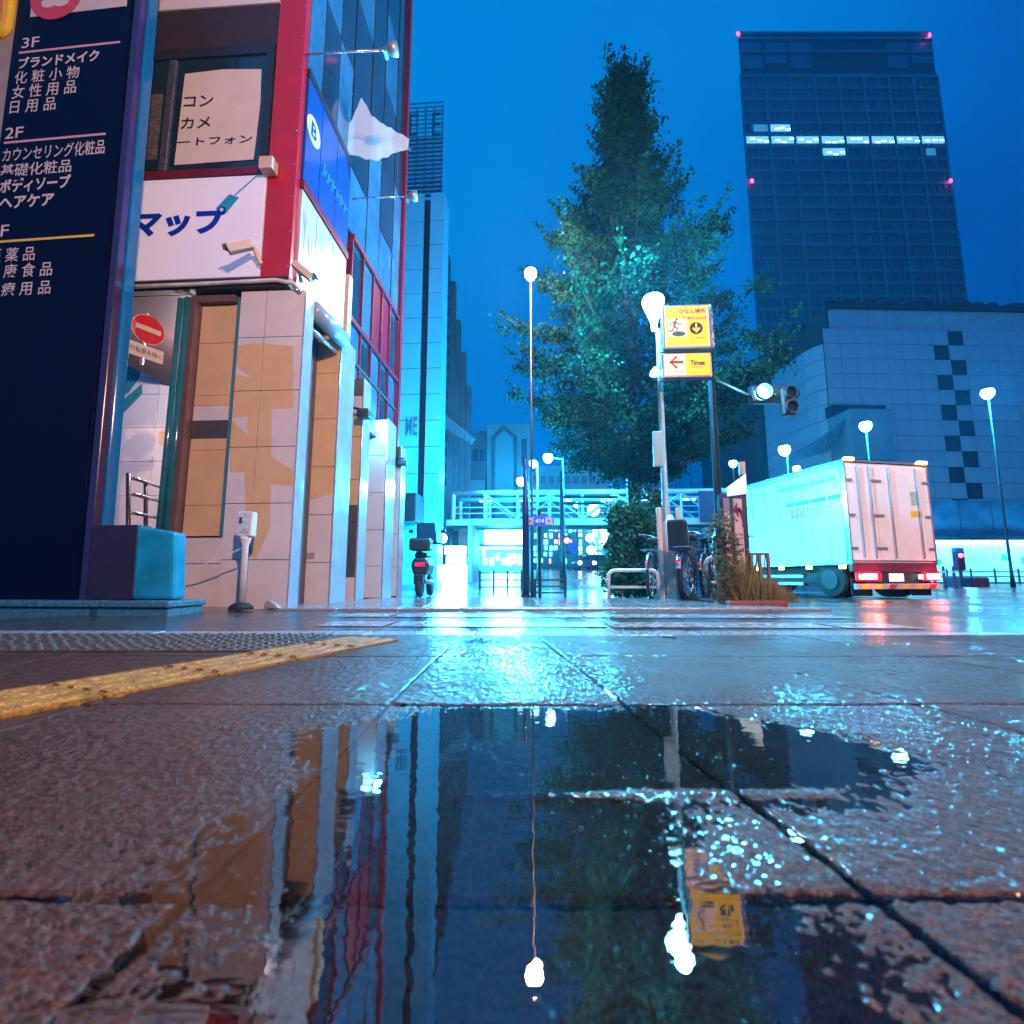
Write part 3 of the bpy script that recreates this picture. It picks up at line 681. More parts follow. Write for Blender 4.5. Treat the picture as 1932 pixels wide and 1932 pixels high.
for body, bold, bl, tr in [('3F', .006, (41, 92), (76, 69)), ('ブランドメイク', .03, (34.6, 131), (189, 93)), ('化 粧 小 物', .006, (27, 160), (152, 123)), ('女 性 用 品', .006, (22, 188), (146, 150)),
        ('日 用 品', .006, (18, 216), (107.6, 183)), ('2F', .006, (9.4, 263), (45.6, 239)), ('カウンセリング化粧品', .006, (4, 307), (200, 263)), ('基礎化粧品', .006, (0, 336), (137, 300)),
        ('ボディソープ', .03, (-1, 366), (135, 328)), ('ヘアケア', .03, (-2, 396), (104, 363)), ('1F', .006, (-14, 448), (19, 424)), ('医 薬 品', .006, (-21, 497), (68.5, 464.5)),
        ('健 康 食 品', .006, (-27, 528), (101, 493)), ('医 療 用 品', .006, (-30, 562), (98, 528))]:
    letter_px('lettering', body, bold, SP, bl, tr, ink_white, sp)
for (ua, va), (ub, vb), mt in [((36, 102), (227, 78), ink_pink), ((8, 272), (200, 251), ink_pink), ((-20, 459), (178, 443), ink_yellow)]:
    xa, za = SP.px(ua, va); xb, zb = SP.px(ub, vb); zc = (za+zb)/2
    box('rule', mt, SP, xa, xb, -0.004, -0.001, zc-.012, zc+.012, sp)
xa, za = SP.px(57.5, 34.6); xb, zb = SP.px(239.5, 11)
wb = box('white_board', mat('off white board', (0.55, 0.47, 0.44), 0.5, var=0.1), SP, xa, min(xb, x1r-.1), -0.006, -0.0015, (za+zb)/2, (za+zb)/2+0.9, sp)
cx, cz = SP.px(108, -8); rr = 0.30
MB(SP).lathe([(rr, 0), (rr, 0.003)], (cx, -0.011, cz), 28, axis='y').build('round_logo', ink_red, wb)
for k in range(5):
    a = k*2*math.pi/5+0.3
    m = MB(SP); px_, pz_ = cx+0.12*math.cos(a), cz+0.12*math.sin(a)
    m.prism(ccw([(px_+0.085*math.cos(b)*(1 if k else 1), pz_+0.06*math.sin(b)) for b in np.linspace(0, 2*math.pi, 13)[:-1]]), -0.0155, -0.0125); m.build('petal', ink_white, wb)
letter_px('lettering', 'Shop', .0, SP, (184, 6), (222, -12), ink_grey, wb, -0.010)
# plinth, cabinet, wrapped block
pl = thing('stone_plinth', 'low wet stone plinth under the navy panel', 'plinth', SP.w(-0.5, 0, -0.1))
PX = SP.px(350, 1126)[0]
for k in range(5):
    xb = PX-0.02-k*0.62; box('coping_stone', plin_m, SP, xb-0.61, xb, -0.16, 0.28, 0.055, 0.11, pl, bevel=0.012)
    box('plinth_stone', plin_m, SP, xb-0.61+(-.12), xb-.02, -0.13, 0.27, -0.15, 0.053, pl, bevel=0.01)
for k, (ua, ub) in enumerate([(-30, 185)]): pass
xc0 = SP.px(196, 1100)[0]; xc1 = SP.px(251, 1100)[0]; xc2 = SP.px(329, 1100)[0]; zt = SP.px(250, 990)[1]
cab = box('cabinet', mat('dark plum cabinet', (0.022, 0.009, 0.03), 0.5, var=0.3), SP, x1r+.005, xc1, 0.0, 0.16, 0.112, zt, None, bevel=0.01)
tag(cab, 'dark plum cabinet between the navy panel and the wrapped block', 'cabinet')
wrap_m = mat('shiny plastic wrap with cyan light', (0.01, 0.26, 0.42), 0.14, var=0.35, vscale=5, bump=0.5, bscale=9, spec=0.8)  # cyan light on the wrap is painted into its blue base colour
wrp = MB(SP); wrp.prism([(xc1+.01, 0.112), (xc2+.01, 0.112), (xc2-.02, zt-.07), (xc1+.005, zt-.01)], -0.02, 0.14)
tag(wrp.build('wrapped_block', wrap_m, None, bevel=0.03), 'block wrapped in shiny plastic, cyan light in its colour, on the plinth end', 'block')
# hand rail behind
rl = thing('hand_rail', 'steel tube hand rail behind the wrapped block', 'railing', at(242, 1000, 5.0))
def rp(u, v): return at(u, v, 5.0+(u-242)/66*0.75)
for (u0, v0), (u1, v1) in [((241, 899), (308, 920)), ((242, 930), (308, 947)), ((242, 966), (308, 979))]:
    MB().tube([rp(u0, v0), rp(u1, v1)], 0.020, 10).build('rail', steel, rl, smooth=True)
for u, vt, vb in ((242, 893, 1120), (275, 910, 1120), (308, 918, 1120)):
    MB().tube([rp(u, vb), rp(u, vt)], 0.022, 10).build('post', dark_steel, rl, smooth=True)
# no-entry sign
NE = Frame(at(280, 622, 5.3), -R(62))
ne = thing('no_entry_sign', 'round red no entry sign with white bar beside the passage', 'sign', NE.O)
MB(NE).lathe([(0.172, 0), (0.172, 0.006)], (0, 0, 0), 32, axis='y').build('disc', mat('white rim', (.6, .55, .55), .4), ne)
MB(NE).lathe([(0.164, 0), (0.164, 0.004)], (0, -0.006, 0), 32, axis='y').build('red_face', mat('red sign face', (0.55, 0.01, 0.015), 0.4, var=0.06), ne)
box('white_bar', ink_white, NE, -0.128, 0.128, -0.011, -0.0065, -0.028, 0.028, ne)
pc = box('placard', ink_white, NE, -0.18, 0.18, 0.0, 0.006, -0.35, -0.195, ne)
letter('lettering', '自転車を除く', .0, NE, (-0.155, -0.305, 0.155, -0.24), ink_dark, pc, -0.003)
MB().tube([NE.w(-0.02, 0.03, -0.21), NE.w(-0.35, 0.4, -0.17)], 0.018, 8).build('bracket', dull_steel, ne)
MB().tube([NE.w(-0.02, 0.03, 0.2), NE.w(-0.02, 0.03, -0.42)], 0.018, 8).build('holder', dull_steel, ne)
# white bollard with a notice and chain
b0 = at(455, 1140, 4.72); b0.z = 0.0
bo = thing('chain_post', 'white chain post with a framed notice on top', 'post', b0)
MB().lathe([(0.11, 0.0), (0.10, 0.035), (0.06, 0.06), (0.03, 0.065)], b0, 20).build('rubber_base', rubber, bo, smooth=True)
MB().lathe([(0.030, 0.06), (0.030, 0.60), (0.05, 0.66), (0.055, 0.69)], b0, 16).build('pole', white_paint, bo, smooth=True)
nb = MB().box(b0.x-.075, b0.x+.075, b0.y-.05, b0.y+.05, .69, .93).build('notice_box', white_paint, bo, bevel=0.012)
MB().box(b0.x-.062, b0.x+.050, b0.y-.056, b0.y-.0505, .72, .915).build('notice_sheet', mat('blue white notice', (0.45, 0.58, 0.66), 0.5, var=0.5, vscale=18), nb)
MB().lathe([(0.012, 0), (0.012, .05)], (b0.x-.03, b0.y-.062, .82), 8).build('printed_figure', ink_dark, nb)
pts = [Vector((b0.x-.03, b0.y, .58)), Vector((-3.05, 4.80, .40)), Vector((-3.35, 4.86, .32)), Vector((-3.62, 4.9, .27))]
ch = MB()
for k in range(60):
    t = k/59*3; i = min(2, int(t)); p = pts[i].lerp(pts[i+1], t-i); q = p+Vector((-0.012, 0, -0.004)); w = 0.004
    if k % 2: ch.box(p.x-.011, p.x+.011, p.y-.006, p.y+.006, p.z-.003, p.z+.003)
    else: ch.box(p.x-.011, p.x+.011, p.y-.003, p.y+.003, p.z-.006, p.z+.006)
ch.build('chain', white_paint, bo, kind='stuff')
m = MB(); c0 = at(515, 1138, 4.85)
pts = []
for k in range(9): pts.append((c0.x-.07+.14*k/8, .02+.05*math.sin(k*0.9)*(.5+.5*random.random())+0.02))
tag(MB().prism(ccw([(c0.x-.075, 0.002), (c0.x+.075, 0.002), (c0.x+.04, .045), (c0.x-.02, .075), (c0.x-.06, .07)]), c0.y-.04, c0.y+.04).build('rubble_lump', concrete, None, bevel=0.01), 'small broken stone lump at the foot of the tiled column', 'stone')
# grey wall and yellow sign at the extreme left
gw = box('grey_wall', mat('grey render', (0.33, 0.26, 0.22), 0.7, var=0.2, vscale=8), SP, xl-1.6, xl-.01, 0.02, 0.4, -0.1, 8.4, None)
tag(gw, 'grey rendered wall strip left of the navy panel', 'wall')
xa, za = SP.px(0, 70); xb, zb = SP.px(24, 30)
ys = thing('yellow_sign', 'rounded orange sign with yellow rim at the top left edge', 'sign', SP.w(xa-.25, 0, za))
def rrect(x0, x1, z0, z1, r): 
    o = []
    for cx_, cz_, a0 in ((x1-r, z0+r, -90), (x1-r, z1-r, 0), (x0+r, z1-r, 90), (x0+r, z0+r, 180)):
        for k in range(6): a = R(a0+k*18); o.append((cx_+r*math.cos(a), cz_+r*math.sin(a)))
    return o
MB(SP).prism(rrect(xa-.5, xb, za, za+1.2, .14), -0.05, 0.015).build('rim', ink_yellow, ys)
MB(SP).prism(rrect(xa-.45, xb-.05, za+.05, za+1.15, .12), -0.06, -0.052).build('face', mat('orange enamel', (0.70, 0.22, 0.005), 0.4, var=0.25, vscale=5), ys)

# added ceiling lamp, out of view, to brighten the passage wall
pl_ = MB().lathe([(.10, 0), (.13, -.05), (.05, -.09)], (-4.05, 6.4, 3.43), 16).build('added_passage_lamp', glow('added passage lamp glow', (1, .85, .9), 6), bld, smooth=True)
lamp('added_passage_light', (-4.05, 6.4, 3.2), (1.0, .80, .88), 330, .12, bld)

# ================================================================ STREET FURNITURE AND TREE
def gz(x, y): return float(road_z(np.float64(x), np.float64(y)))
# ---- leaves
def leaf_material(name, c0, c1, tr=0.35):
    m = bpy.data.materials.new(name); m.use_nodes = True; n = m.node_tree; n.nodes.clear(); lk = n.links.new
    o = n.nodes.new('ShaderNodeOutputMaterial'); p = n.nodes.new('ShaderNodeBsdfPrincipled'); t = n.nodes.new('ShaderNodeBsdfTranslucent'); mx = n.nodes.new('ShaderNodeMixShader')
    g = n.nodes.new('ShaderNodeNewGeometry'); r = n.nodes.new('ShaderNodeValToRGB')
    r.color_ramp.elements[0].color = (*c0, 1); r.color_ramp.elements[1].color = (*c1, 1)
    lk(g.outputs['Random Per Island'], r.inputs[0]); lk(r.outputs[0], p.inputs['Base Color']); lk(r.outputs[0], t.inputs[0])
    p.inputs['Roughness'].default_value = 0.8; p.inputs['Specular IOR Level'].default_value = 0.12; mx.inputs[0].default_value = tr
    lk(p.outputs[0], mx.inputs[1]); lk(t.outputs[0], mx.inputs[2]); lk(mx.outputs[0], o.inputs[0]); return m
ginkgo = leaf_material('ginkgo leaf', (0.001, 0.011, 0.006), (0.012, 0.085, 0.036), 0.2)
ivy = leaf_material('shrub leaf', (0.02, 0.06, 0.025), (0.06, 0.13, 0.05))
def leaf_mesh(name, centres, size, mt, parent, flat=0.5):
    """fan-shaped leaves at the given centres (world), random facing"""
    n = len(centres); c = np.asarray(centres)
    nrm = rng.normal(size=(n, 3)); nrm[:, 2] = nrm[:, 2]+flat*1.5; nrm /= np.linalg.norm(nrm, axis=1)[:, None]
    a = rng.normal(size=(n, 3)); a -= nrm*(a*nrm).sum(1)[:, None]; a /= np.linalg.norm(a, axis=1)[:, None]; b = np.cross(nrm, a)
    s = size*rng.uniform(0.6, 1.3, (n, 1))
    V = np.stack([c-a*s*0.5, c+b*s*0.52+a*s*0.22, c+a*s*0.42+b*s*0.2+nrm*s*.08, c+a*s*0.42-b*s*0.2+nrm*s*.08, c-b*s*0.52+a*s*0.22], 1).reshape(-1, 3)
    o0 = np.array(ORG[parent.name]); V = V-o0
    me = bpy.data.meshes.new(name); me.vertices.add(len(V)); me.vertices.foreach_set('co', V.ravel().astype(np.float32))
    idx = np.arange(len(V), dtype=np.int32); me.loops.add(len(idx)); me.loops.foreach_set('vertex_index', idx)
    me.polygons.add(n); me.polygons.foreach_set('loop_start', np.arange(0, len(idx), 5, dtype=np.int32)); me.update(calc_edges=True); me.materials.append(mt)
    o = bpy.data.objects.new(name, me); COL.objects.link(o); o.parent = parent; o['kind'] = 'stuff'; return o
TK = 10.4/9.4; TX, TY = 2.43*TK, 10.4; TZ = fp_z(TY)
tree = thing('ginkgo_tree', 'tall conical ginkgo street tree behind the lamp and yellow signs', 'tree', (TX, TY, TZ))
m = MB(); tp = [(TX, TY, TZ-.1), (TX+.02, TY, 1.0), (TX-.02, TY, 2.6), (TX+.03, TY, 5.5), (TX-.05, TY, 8.8), (TX-.08, TY, 11.6), (TX-.07, TY, 12.4)]
m.tube(tp, [.27, .22, .19, .15, .09, .03, .01], 14); m.build('trunk', bark, tree, smooth=True)
hz = [v*TK for v in (2.4, 2.9, 3.4, 4.5, 6.1, 8.0, 9.4, 10.6, 11.5, 12.3)]; hr = [v*TK for v in (1.0, 1.95, 2.4, 2.5, 1.92, 1.12, 0.62, 0.34, 0.14, 0.03)]
cent = []; br = MB()
NB = 165
for k in range(NB):
    f = (k+0.5)/NB; ze = 2.6+9.75*f**0.95; az = k*2.39996+rng.normal()*0.3
    rad = float(np.interp(ze, hz, hr))*rng.uniform(0.60, 1.08)
    rise = rad*rng.uniform(0.35, 0.75)*(1.25 if ze > 8 else 0.8)
    z0 = max(2.4, ze-rise); P0 = Vector((TX, TY, z0)); P1 = Vector((TX+rad*math.cos(az), TY+rad*math.sin(az), ze+0.06))
    mid = P0.lerp(P1, .5)+Vector((0, 0, -0.05*rad))
    br.tube([P0, mid, P1], [0.035*(1.1-f)+.012, .018, .005], 5, cap=False)
    nc = max(3, int(3+rad*3.2))
    for q in range(nc):
        t = 0.30+0.72*(q+rng.uniform(0, 1))/nc
        p = np.array(P0.lerp(P1, t)) if t > .5 else np.array(P0.lerp(mid, min(1, t*2)))
        off = rng.normal(size=3)*np.array([.12, .12, .09])*(0.35+rad*0.42); c = p+off; nl = int(rng.integers(80, 150))
        cent.append(c+rng.normal(size=(nl, 3))*np.array([0.13, 0.13, 0.075])*rng.uniform(.6, 1.5))
    # ragged spur at the tip
    d = np.array((P1-mid).normalized())
    for q in range(5):
        cent.append(np.array(P1)+d*(0.11*q)+np.array([0, 0, .03*q])+rng.normal(size=(11, 3))*0.045)
br.build('branches', bark, tree, kind='stuff')
cent = np.concatenate(cent); leaf_mesh('crown', cent, 0.066, ginkgo, tree)
# ivy up the trunk and the shrub at its foot
c = []
for k in range(120):
    z = rng.uniform(0.1, 2.3); a = rng.uniform(0, 6.28); c.append(np.array([TX+.05+.24*math.cos(a)+.06*z, TY-.05+.22*math.sin(a), z])+rng.normal(size=(14, 3))*.09)
leaf_mesh('ivy', np.concatenate(c), 0.085, ivy, tree)
sx, sy = at(1183, 1120, 8.8).x, 8.8
sh = thing('shrub', 'dense green shrub left of the tree trunk behind the pale hoop rail', 'shrub', (sx, sy, fp_z(sy)))
c = []
for k in range(260):
    z = rng.uniform(0, 1)**.8; w = 0.42*math.sqrt(max(0.05, 1-(z-.25)**2*1.3)); a = rng.uniform(0, 6.28); r_ = w*math.sqrt(rng.uniform(.2, 1))
    c.append(np.array([sx+r_*math.cos(a)+.05, sy+r_*math.sin(a)*.8, fp_z(sy)+.05+1.55*z])+rng.normal(size=(26, 3))*.075)
leaf_mesh('foliage', np.concatenate(c), 0.075, ivy, sh)
m = MB()
for k in range(7): a = k*.9; m.tube([(sx, sy, fp_z(sy)-.05), (sx+.18*math.cos(a), sy+.15*math.sin(a), .7), (sx+.3*math.cos(a), sy+.25*math.sin(a), 1.4)], [.02, .014, .005], 5)
m.build('stems', bark, sh, kind='stuff')

# ---- street lamp (cool white) with its lantern
LX, LY = at(1253, 900, 7.5).x, 7.5; LZ = fp_z(LY); lt = at(1246, 563, LY).z
sl = thing('street_lamp', 'tall street lamp with glaring white lantern beside the yellow signs', 'street lamp', (LX, LY, LZ))
MB().lathe([(0.075, -0.05), (0.075, 1.35), (0.048, 1.42), (0.044, 3.3), (0.038, lt-.55-LZ)], (LX, LY, LZ), 16).build('pole', mat('teal grey pole', (0.20, 0.26, 0.26), 0.4, metal=0.3, var=0.25), sl, smooth=True)
lan = glow('lantern glow', (0.30, 0.86, 1.0), 26)
MB().lathe([(0.04, lt-.55), (0.055, lt-.42), (0.095, lt-.30), (0.165, lt-.12), (0.18, lt-.05), (0.16, lt), (0.05, lt+.02)], (LX-.06, LY, 0), 20).build('lantern', lan, sl, smooth=True)
MB().lathe([(0.17, lt+.01), (0.10, lt+.05), (0.02, lt+.07)], (LX-.06, LY, 0), 20).build('cap', dark_steel, sl, smooth=True)
lamp('lantern_light', (LX-.10, LY-.22, lt-.12), (0.05, 0.56, 1.0), 4200, 0.12, sl)
q = at(1237, 703, LY); MB().tube([(LX, LY, q.z+.08), (q.x, LY-.05, q.z)], .03, 8).build('side_arm', steel, sl)
MB().lathe([(0.02, 0.10), (0.08, 0.02), (0.09, -.03)], (q.x-.02, LY-.05, q.z-.03), 14).build('side_lantern', glow('side lantern glow', (.3, .86, 1), 8), sl, smooth=True)
cb = at(1240, 850, LY); MB().box(cb.x-.09, cb.x+.05, LY-.12, LY-.05, cb.z-.28, cb.z+.28).build('control_box', mat('grey green box', (.28, .36, .33), .5), sl, bevel=.01)
for u, w in ((1243, .035), (1279, .03)):
    p = at(u, 960, LY-.1); MB().box(p.x-w, p.x+w, LY-.12, LY-.06, LZ+.0, p.z+.02).build('notice_board', mat('cream board', (.62, .48, .42), .6, var=.12), sl, bevel=.006)
MB().lathe([(0.105, 0), (0.105, 1.15), (0.07, 1.28)], (LX+.03, LY, LZ), 16).build('post_sleeve', mat('pinkish sleeve', (.55, .44, .44), .45, var=.15), sl, smooth=True)

# ---- dark pole with the two yellow boards
DX, DY = at(1352, 900, 7.3).x, 7.3; dt = at(1345, 578, DY).z
dp = thing('sign_pole', 'dark steel pole right of the yellow direction signs', 'pole', (DX, DY, 0))
MB().lathe([(0.07, -.05), (0.062, .3), (0.05, dt)], (DX, DY, 0), 14).build('pole', matt_black, dp, smooth=True)
MB().lathe([(0.09, 0), (0.09, .08)], (DX, DY, 0), 14).build('base_collar', dark_steel, dp)
YF = Frame((0, 7.28, 0), R(3))
def yrect(u0, v0, u1, v1): a = YF.px(u0, v0); b = YF.px(u1, v1); return a[0], b[0], a[1], b[1]
x0, x1, z0, z1 = yrect(1256, 655, 1335, 577)
lit_yel = mat('lit yellow sign face', (0.80, 0.50, 0.005), 0.4, var=0.05, emit=(1.0, 0.62, 0.0), estr=0.75)
lit_crm = mat('lit cream sign face', (0.78, 0.62, 0.48), 0.4, var=0.05, emit=(1.0, 0.62, 0.5), estr=0.7)
ub = thing('shelter_sign', 'upper square yellow lit evacuation sign with running figure', 'sign', YF.w(x0, 0, z0))
box('case', dull_steel, YF, x0-.03, x1+.05, 0.0, 0.10, z0-.03, z1+.03, ub, bevel=.01)
box('face', lit_yel, YF, x0, x1, -.012, -.002, z0, z1, ub)
box('side_tube', steel, YF, x1+.02, x1+.06, -.03, -.002, z0-.02, z1+.02, ub, bevel=.01)
box('border', lit_crm, YF, x0, x0+.015, -.016, -.0125, z0, z1, ub); box('border', lit_crm, YF, x1-.02, x1, -.016, -.0125, z0, z1, ub); box('border', lit_crm, YF, x0+.02, x1-.025, -.016, -.0125, z0, z0+.012, ub)
wq = box('white_square', lit_crm, YF, *[yrect(1260, 637, 1295, 602)[k] for k in (0, 1)], -.017, -.0125, *[yrect(1260, 637, 1295, 602)[k] for k in (2, 3)], ub)
G = lambda u, v: YF.px(u, v)
for pts, w in [([(1274, 607), (1271, 616)], .028), ([(1271, 616), (1278, 622), (1274, 628)], .016), ([(1272, 617), (1267, 626), (1261, 626)], .016), ([(1274, 609), (1280, 613), (1285, 612)], .012), ([(1273, 609), (1266, 611), (1263, 616)], .012)]:
    MB(YF).tube([(G(*p)[0], -.022, G(*p)[1]) for p in pts], w*.55, 6).build('figure_print', mat('green figure', (.03, .12, .11), .5), ub)
MB(YF).ball((G(1276, 604)[0], -.022, G(1276, 604)[1]), .016, 10).build('figure_head', MATS['green figure'], ub)
c = G(1280, 631); MB(YF).prism(ccw([(c[0]+.10*math.cos(a), c[1]+.04*math.sin(a)) for a in np.linspace(0, 6.28, 25)[:-1]]), -.023, -.018).build('pool_print', mat('green oval', (.03, .16, .15), .5), ub)
c = G(1313, 620); MB(YF).lathe([(.098, 0), (.098, .004)], (c[0], -.017, c[1]), 24, axis='y').build('arrow_disc', ink_dark, ub)
ar = [(-.014, .075), (-.014, -.02), (-.05, .015), (-.06, -.01), (0, -.078), (.06, -.01), (.05, .015), (.014, -.02), (.014, .075)]
MB(YF).prism([(c[0]+a, c[1]+b) for a, b in ar], -.022, -.0175).build('arrow_print', lit_yel, ub)
letter_px('lettering', 'ひなん場所', .02, YF, (1281, 593), (1330, 583), ink_dark, ub, -.016)
letter_px('lettering', '新宿中央公園', .02, YF, (1288, 604), (1331, 598), ink_dark, ub, -.016)
letter_px('lettering', '1.1km', .0, YF, (1306, 640), (1329, 636), ink_dark, ub, -.016)
x0, x1, z0, z1 = yrect(1254, 709, 1338, 667)
lb = thing('parking_sign', 'lower wide cream and yellow lit sign with red left arrow', 'sign', YF.w(x0, 0, z0))
box('case', dull_steel, YF, x0-.02, x1+.03, 0.0, 0.10, z0-.03, z1+.02, lb, bevel=.01)
xm = yrect(1295, 709, 1338, 667)[0]
box('cream_half', lit_crm, YF, x0, xm-.001, -.012, -.002, z0, z1, lb); box('yellow_half', lit_yel, YF, xm+.001, x1, -.012, -.002, z0, z1, lb)
for pts in [[(1288, 684), (1264, 684)], [(1276, 674), (1264, 684), (1277, 695)]]:
    MB(YF).tube([(G(*p)[0], -.014, G(*p)[1]) for p in pts], .018, 6).build('arrow_print', ink_red, lb)
letter_px('lettering', 'ここを左', .0, YF, (1262, 704), (1289, 699), ink_grey, lb, -.015)
letter_px('lettering', 'Times', .04, YF, (1302, 690), (1329, 680), ink_dark, lb, -.015)
box('small_line', ink_grey, YF, *[yrect(1306, 694, 1325, 692.5)[k] for k in (0, 1)], -.016, -.0135, *[yrect(1306, 694, 1325, 692.5)[k] for k in (2, 3)], lb)
for zz in (z1+.055, z0-.06): MB(YF).tube([(x0-.05, .05, zz), (DX+.0, .02, zz)], .022, 8).build('carrier_bar', dark_steel, lb)
# ---- traffic signal
sc_ = at(1437, 742, 8.0); sgn = thing('traffic_signal', 'horizontal traffic signal with its left lens lit', 'traffic light', at(1437, 760, 8.0))
zc = sc_.z; xq = at(1482, 742, 8.0).x
MB().box(sc_.x-.16, xq+.05, 8.0, 8.16, zc-.16, zc+.15).build('housing', dark_steel, sgn, bevel=.03)
MB().lathe([(.125, -.02), (.135, -.12), (.132, -.12), (.122, -.02)], (sc_.x, 8.0, zc), 20, axis='y', cap=False).build('hood', dark_steel, sgn)
MB().lathe([(.118, 0), (.11, -.02), (.06, -.035), (.005, -.04)], (sc_.x, 7.998, zc), 20, axis='y').build('green_lens', glow('signal glow', (0.25, .95, .95), 22), sgn, smooth=True)
for k in (1, 2): MB().lathe([(.11, 0), (.10, -.02), (.005, -.03)], (sc_.x+.30*k-.06*(k-1), 7.998, zc), 18, axis='y').build('dark_lens', mat('unlit lens', (.02, .025, .03), .15), sgn, smooth=True)
MB().tube([(DX, DY, zc-.02), (sc_.x-.2, 8.05, zc-.02), (sc_.x, 8.18, zc)], .03, 8).build('arm', dark_steel, sgn)
lamp('signal_light', (sc_.x, 7.80, zc), (.2, .9, 1), 30, .08, sgn)
pb = at(1484, 787, 8.0); pt = at(1484, 735, 8.0)
m = MB(); m.box(pb.x-.11, pb.x+.11, 7.88, 7.995, pb.z, pt.z); ps = m.build('pedestrian_signal', dark_steel, None, bevel=.03)
for zz in (pb.z+.12, pt.z-.12): MB().lathe([(.09, 0), (.10, -.10), (.095, -.10), (.085, 0)], (pb.x, 7.88, zz), 16, axis='y', cap=False).build('visor', dark_steel, ps)
tag(ps, 'dark two lens pedestrian signal below the lit traffic signal', 'traffic light')

# ---- hoop rails
def hoop(label, u0, u1, vt, Y, mt, closed=False):
    a = at(u0, 1130, Y); b = at(u1, 1130, Y); z0 = fp_z(Y); zt = at(u0, vt, Y).z; t = thing('hoop_rail', label, 'railing', (a.x, Y, z0)); r_ = .10
    pts = [(a.x, Y, z0)]+[(a.x+r_-r_*math.cos(k*math.pi/12), Y, zt-r_+r_*math.sin(k*math.pi/12)) for k in range(7)]+[(b.x-r_+r_*math.sin(k*math.pi/12), Y, zt-r_+r_*math.cos(k*math.pi/12)) for k in range(7)]+[(b.x, Y, z0)]
    MB().tube(pts, .028, 10).build('hoop', mt, t, smooth=True)
    MB().tube([(a.x, Y, z0+(zt-z0)*.42), (b.x, Y, z0+(zt-z0)*.42)], .02, 8).build('cross_bar', mt, t, smooth=True)
cream_metal = mat('cream painted steel', (.62, .52, .46), .4, var=.15)
hoop('pale hoop rail in front of the green shrub', 1149, 1243, 1076, 7.2, white_paint)
hoop('cream hoop rail at the right end of the bicycles', 1335, 1410, 1052, 6.5, cream_metal)

# ---- bicycles
def bicycle(label, loc, rz):
    t = thing('bicycle', label, 'bicycle', (0, 0, 0), 'bicycles parked by the street lamp')
    fm = mat('bicycle frame paint', (.05, .055, .07), .3, metal=.5, var=.1)
    for x in (-.52, .52):
        w = MB().torus((x, 0, .33), .305, .024, 'y', 32, 8).build('tyre', rubber, t, smooth=True)
        MB().torus((x, 0, .33), .28, .010, 'y', 32, 6).build('rim', steel, w, smooth=True)
        m = MB()
        for k in range(18):
            a = k*math.pi/9+.1; m.tube([(x, (.02 if k % 2 else -.02), .33), (x+.275*math.cos(a), 0, .33+.275*math.sin(a))], .0022, 3, cap=False)
        m.build('spokes', steel, w, kind='stuff')
        MB().lathe([(.03, -.04), (.03, .04)], (x, 0, .33), 10, axis='y').build('hub', steel, w)
        MB().torus((x, 0, .33), .345, .018, 'y', 14, 5, R(20), R(165)).build('mudguard', steel, t, smooth=True)
    m = MB(); st = (-.16, 0, .33)
    for a, b, r_ in [((-.52, 0, .33), st, .012), ((-.52, 0, .33), (-.24, 0, .74), .010), (st, (-.26, 0, .82), .017), (st, (.36, 0, .72), .020), ((-.22, 0, .62), (.34, 0, .80), .017), ((.34, 0, .92), (.40, 0, .62), .018), ((.40, 0, .62), (.52, 0, .33), .013)]: m.tube([a, b], r_, 8)
    m.build('frame', fm, t, smooth=True)
    MB().prism([(-.40, .84), (-.12, .83), (-.14, .88), (-.36, .91), (-.42, .89)], -.06, .06).build('saddle', rubber, t, bevel=.02)
    MB().tube([(.20, -.27, 1.00), (.30, -.26, 1.02), (.36, -.12, 1.0), (.34, 0, .95), (.36, .12, 1.0), (.30, .26, 1.02), (.20, .27, 1.0)], .013, 8).build('handlebar', steel, t, smooth=True)
    m = MB(); wv = .16
    for z in (.66, .74, .82, .90):
        q = .13+.05*(z-.66)/.24; m.tube([(.44, -q, z), (.44+.28, -q, z), (.44+.28, q, z), (.44, q, z), (.44, -q, z)], .004, 4, cap=False)
    for k in range(9):
        y = -.13+.26*k/8; m.tube([(.72, y, .66), (.73, y*1.35, .90)], .003, 4, cap=False); m.tube([(.44, y, .66), (.44, y*1.35, .90)], .003, 4, cap=False); m.tube([(.44, y, .66), (.72, y, .66)], .003, 4, cap=False)
    for k in range(6):
        x = .44+.28*k/5; m.tube([(x, -.13, .66), (x, -.18, .90)], .003, 4, cap=False); m.tube([(x, .13, .66), (x, .18, .90)], .003, 4, cap=False)
    m.build('basket', dark_steel, t, kind='stuff')
    m = MB().tube([(-.42, -.09, .70), (-.78, -.09, .71), (-.78, .09, .71), (-.42, .09, .70)], .009, 6); m.build('rear_rack', steel, t)
    MB().lathe([(.022, 0), (.018, -.03)], (-.86, 0, .52), 10, axis='x').build('rear_reflector', mat('red reflector', (.5, .01, .02), .2, emit=(1, .02, .05), estr=.6), t)
    m = MB().torus((st[0], -.05, .33), .09, .006, 'y', 20, 5); m.tube([(st[0], -.06, .33), (st[0]+.12, -.06, .22)], .009, 6); m.tube([(st[0], .06, .33), (st[0]-.12, .06, .44)], .009, 6); m.build('crank', steel, t)
    MB().tube([(-.52, -.05, .30), (-.60, -.16, .01)], .009, 6).build('kick_stand', steel, t)
    t.location = loc; t.rotation_euler = (0, 0, rz); return t
def on_fp(u, Y): p = at(u, 1130, Y); return (p.x, Y, fp_z(Y)+.012)
bk = bicycle('dark bicycle with a child seat right behind the lamp post', on_fp(1300, 7.25), R(62))
